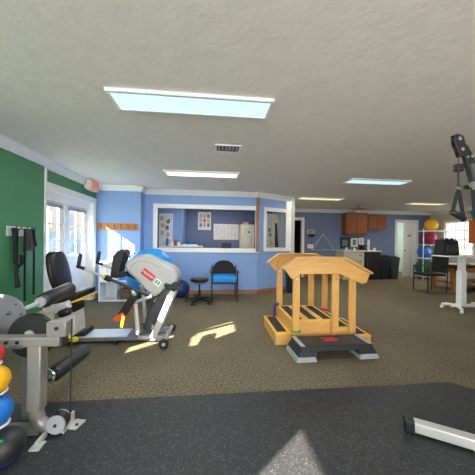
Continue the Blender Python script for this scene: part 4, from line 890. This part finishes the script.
# overbed table with a black bag
t = Thing('overbed_table', 'white wheeled overbed table with single column at the right', 'table', (4.65, 4.35, 0))
t.part('top', MB(WHITE).box(4.34, 5.2, 4.2, 4.6, 1.015, 1.04), bevel=.008)
t.part('column', MB(WHITE).box(4.65, 4.74, 4.27, 4.36, .6, 1.015).use(WHITE).box(4.64, 4.75, 4.26, 4.37, .09, .75), bevel=.006)
bs = MB(WHITE); bs.tube([(4.50, 4.12, .075), (4.53, 4.2, .10), (4.56, 4.315, .105), (4.53, 4.44, .10), (4.50, 4.52, .075)], .026, 10); bs.tube([(4.5, 4.315, .1), (4.65, 4.315, .105), (4.9, 4.33, .09), (5.2, 4.35, .075)], .034, 10); bs.tube([(5.2, 4.12, .075), (5.2, 4.35, .08), (5.2, 4.55, .075)], .028, 10)
t.part('base', bs)
for q in ((4.50, 4.12), (4.50, 4.52), (5.2, 4.12), (5.2, 4.55)):
    t.part('caster', MB(PAPER).cyl((q[0] - .014, q[1], .028), (q[0] + .014, q[1], .028), .028, seg=16).cyl((q[0], q[1], .03), (q[0], q[1], .075), .009, seg=8))
t = Thing('equipment_bag', 'black bulky bag with reddish items on the white overbed table', 'bag', (4.5, 4.45, 1.04))
t.part('body', MB(BLKFAB).hexa([(4.35, 4.32, 1.04), (4.68, 4.32, 1.04), (4.68, 4.58, 1.04), (4.35, 4.58, 1.04), (4.36, 4.36, 1.35), (4.68, 4.36, 1.34), (4.68, 4.56, 1.34), (4.36, 4.56, 1.35)]), bevel=.03)
t.part('flap', MB(DGREY).box(4.40, 4.63, 4.315, 4.335, 1.1, 1.24), bevel=.004)
for k, x in enumerate((4.42, 4.52, 4.62)): t.part('top_item', MB(mat('dull_red', (120, 44, 44), .6) if k != 1 else BLKPL).ball((x, 4.45, 1.345), .035, 14))

# ================================================================== CABLE MACHINE (right edge)
t = Thing('cable_machine', 'grey cable machine with raised pulley arm and silver floor leg at right edge', 'exercise machine', (2.25, 1.02, FM))
lgd = Vector((.31, -.2, 0)).normalized(); p0 = Vector((1.355, 1.555, .045)); p1 = p0 + lgd * 1.15
lg = t.part('floor_leg', MB(SILVER).bar(p0 + Vector((0, 0, .012)), p1 + Vector((0, 0, .012)), .07, .066).bar(p0 + lgd * .3 + Vector((0, 0, -.025)), p0 + lgd * .36 + Vector((0, 0, -.025)), .06, .025), bevel=.008)
t.part('end_cap', MB(BLKPL).bar(p0 - lgd * .055 + Vector((0, 0, .007)), p0 + lgd * .004 + Vector((0, 0, .007)), .072, .075), lg, .008)
twx, twy = p1.x, p1.y
t.part('tower', MB(DGREY).box(twx - .06, twx + .06, twy - .06, twy + .06, FM, 2.0), bevel=.01)
t.part('weight_shroud', MB(MGREY).box(twx + .07, twx + .35, twy - .15, twy + .15, FM, 1.9), bevel=.01)
sh = Vector((twx, twy, 1.05)); tip = Vector((1.60, 1.45, 1.80))
dr = (tip - sh).normalized()
t.part('shoulder', MB(BLKPL).cyl(sh - Vector((0, .09, 0)), sh + Vector((0, .09, 0)), .09))
armt = t.part('arm', MB(DGREY).tube([sh, Vector((1.85, 1.27, 1.14)), Vector((1.74, 1.38, 1.30)), Vector((1.694, 1.43, 1.525)), Vector((1.658, 1.445, 1.685)), Vector((1.632, 1.45, 1.785))], .033, 14))
t.part('side_knob', MB(BLKPL).cyl((1.66, 1.44, 1.64), (1.585, 1.44, 1.635), .014), armt)
HP = [(1.503, 1.96), (1.51, 1.968), (1.532, 1.971), (1.564, 1.96), (1.577, 1.928), (1.581, 1.877), (1.568, 1.832), (1.545, 1.826), (1.532, 1.858), (1.506, 1.909)]
BPL = [(1.571, 1.922), (1.603, 1.896), (1.635, 1.845), (1.652, 1.80), (1.64, 1.76), (1.60, 1.76), (1.584, 1.826), (1.564, 1.838)]
hdp = t.part('pulley_head', MB(BLKPL).prism(HP, 1.436, 1.445).prism(HP, 1.458, 1.467), bevel=.004)
for (x, z, r) in ((1.533, 1.938, .026), (1.553, 1.872, .026)):
    s_ = t.part('sheave', MB(BLKPL).cyl((x, 1.445, z), (x, 1.458, z), r)); t.part('bolt', MB(CHROME).cyl((x, 1.436, z), (x, 1.428, z), .012, seg=10), s_)
bk_ = t.part('head_bracket', MB(BLKPL).prism(BPL, 1.438, 1.465), bevel=.004)
for (x, z) in ((1.592, 1.825), (1.62, 1.83)): t.part('bolt', MB(CHROME).cyl((x, 1.438, z), (x, 1.43, z), .009, seg=8), bk_)
t.part('cable', MB(DGREY).tube([(1.55, 1.45, 1.85), (1.548, 1.45, 1.80), (1.547, 1.45, 1.78)], .003, 6))
t.part('cable_stop', MB(BLKPL).box(1.525, 1.568, 1.43, 1.47, 1.735, 1.782).cyl((1.546, 1.45, 1.64), (1.546, 1.45, 1.735), .006), bevel=.008)
h = Thing('strap_handle', 'black triangular strap handle hanging from the cable pulley', 'handle', (1.55, 1.45, 1.42))
h.part('carabiner', MB(CHROME).torus((1.552, 1.45, 1.628), .014, .004, (0, 1, 0), 16, 6))
h.part('strap', MB(BLKFAB).tube([(1.55, 1.45, 1.618), (1.53, 1.45, 1.56), (1.503, 1.445, 1.475)], .01, flat=(.024, .006)).tube([(1.55, 1.45, 1.618), (1.565, 1.45, 1.55), (1.592, 1.455, 1.445)], .01, flat=(.024, .006)))
h.part('grip', MB(FOAM).pad((1.495, 1.445, 1.478), (1.60, 1.455, 1.432), .018, .006))
h = Thing('webbing_strap', 'long black webbing strap hanging beside the cable machine arm', 'strap', (1.6, 1.46, 1.2))
h.part('strap', MB(BLKFAB).tube([(1.592, 1.40, 1.635), (1.60, 1.395, 1.5), (1.64, 1.39, 1.32), (1.69, 1.385, 1.1)], .01, flat=(.026, .006))); h.part('ring', MB(CHROME).torus((1.59, 1.40, 1.64), .018, .004, (0, 1, 0), 16, 6).box(1.582, 1.6, 1.395, 1.405, 1.61, 1.66))
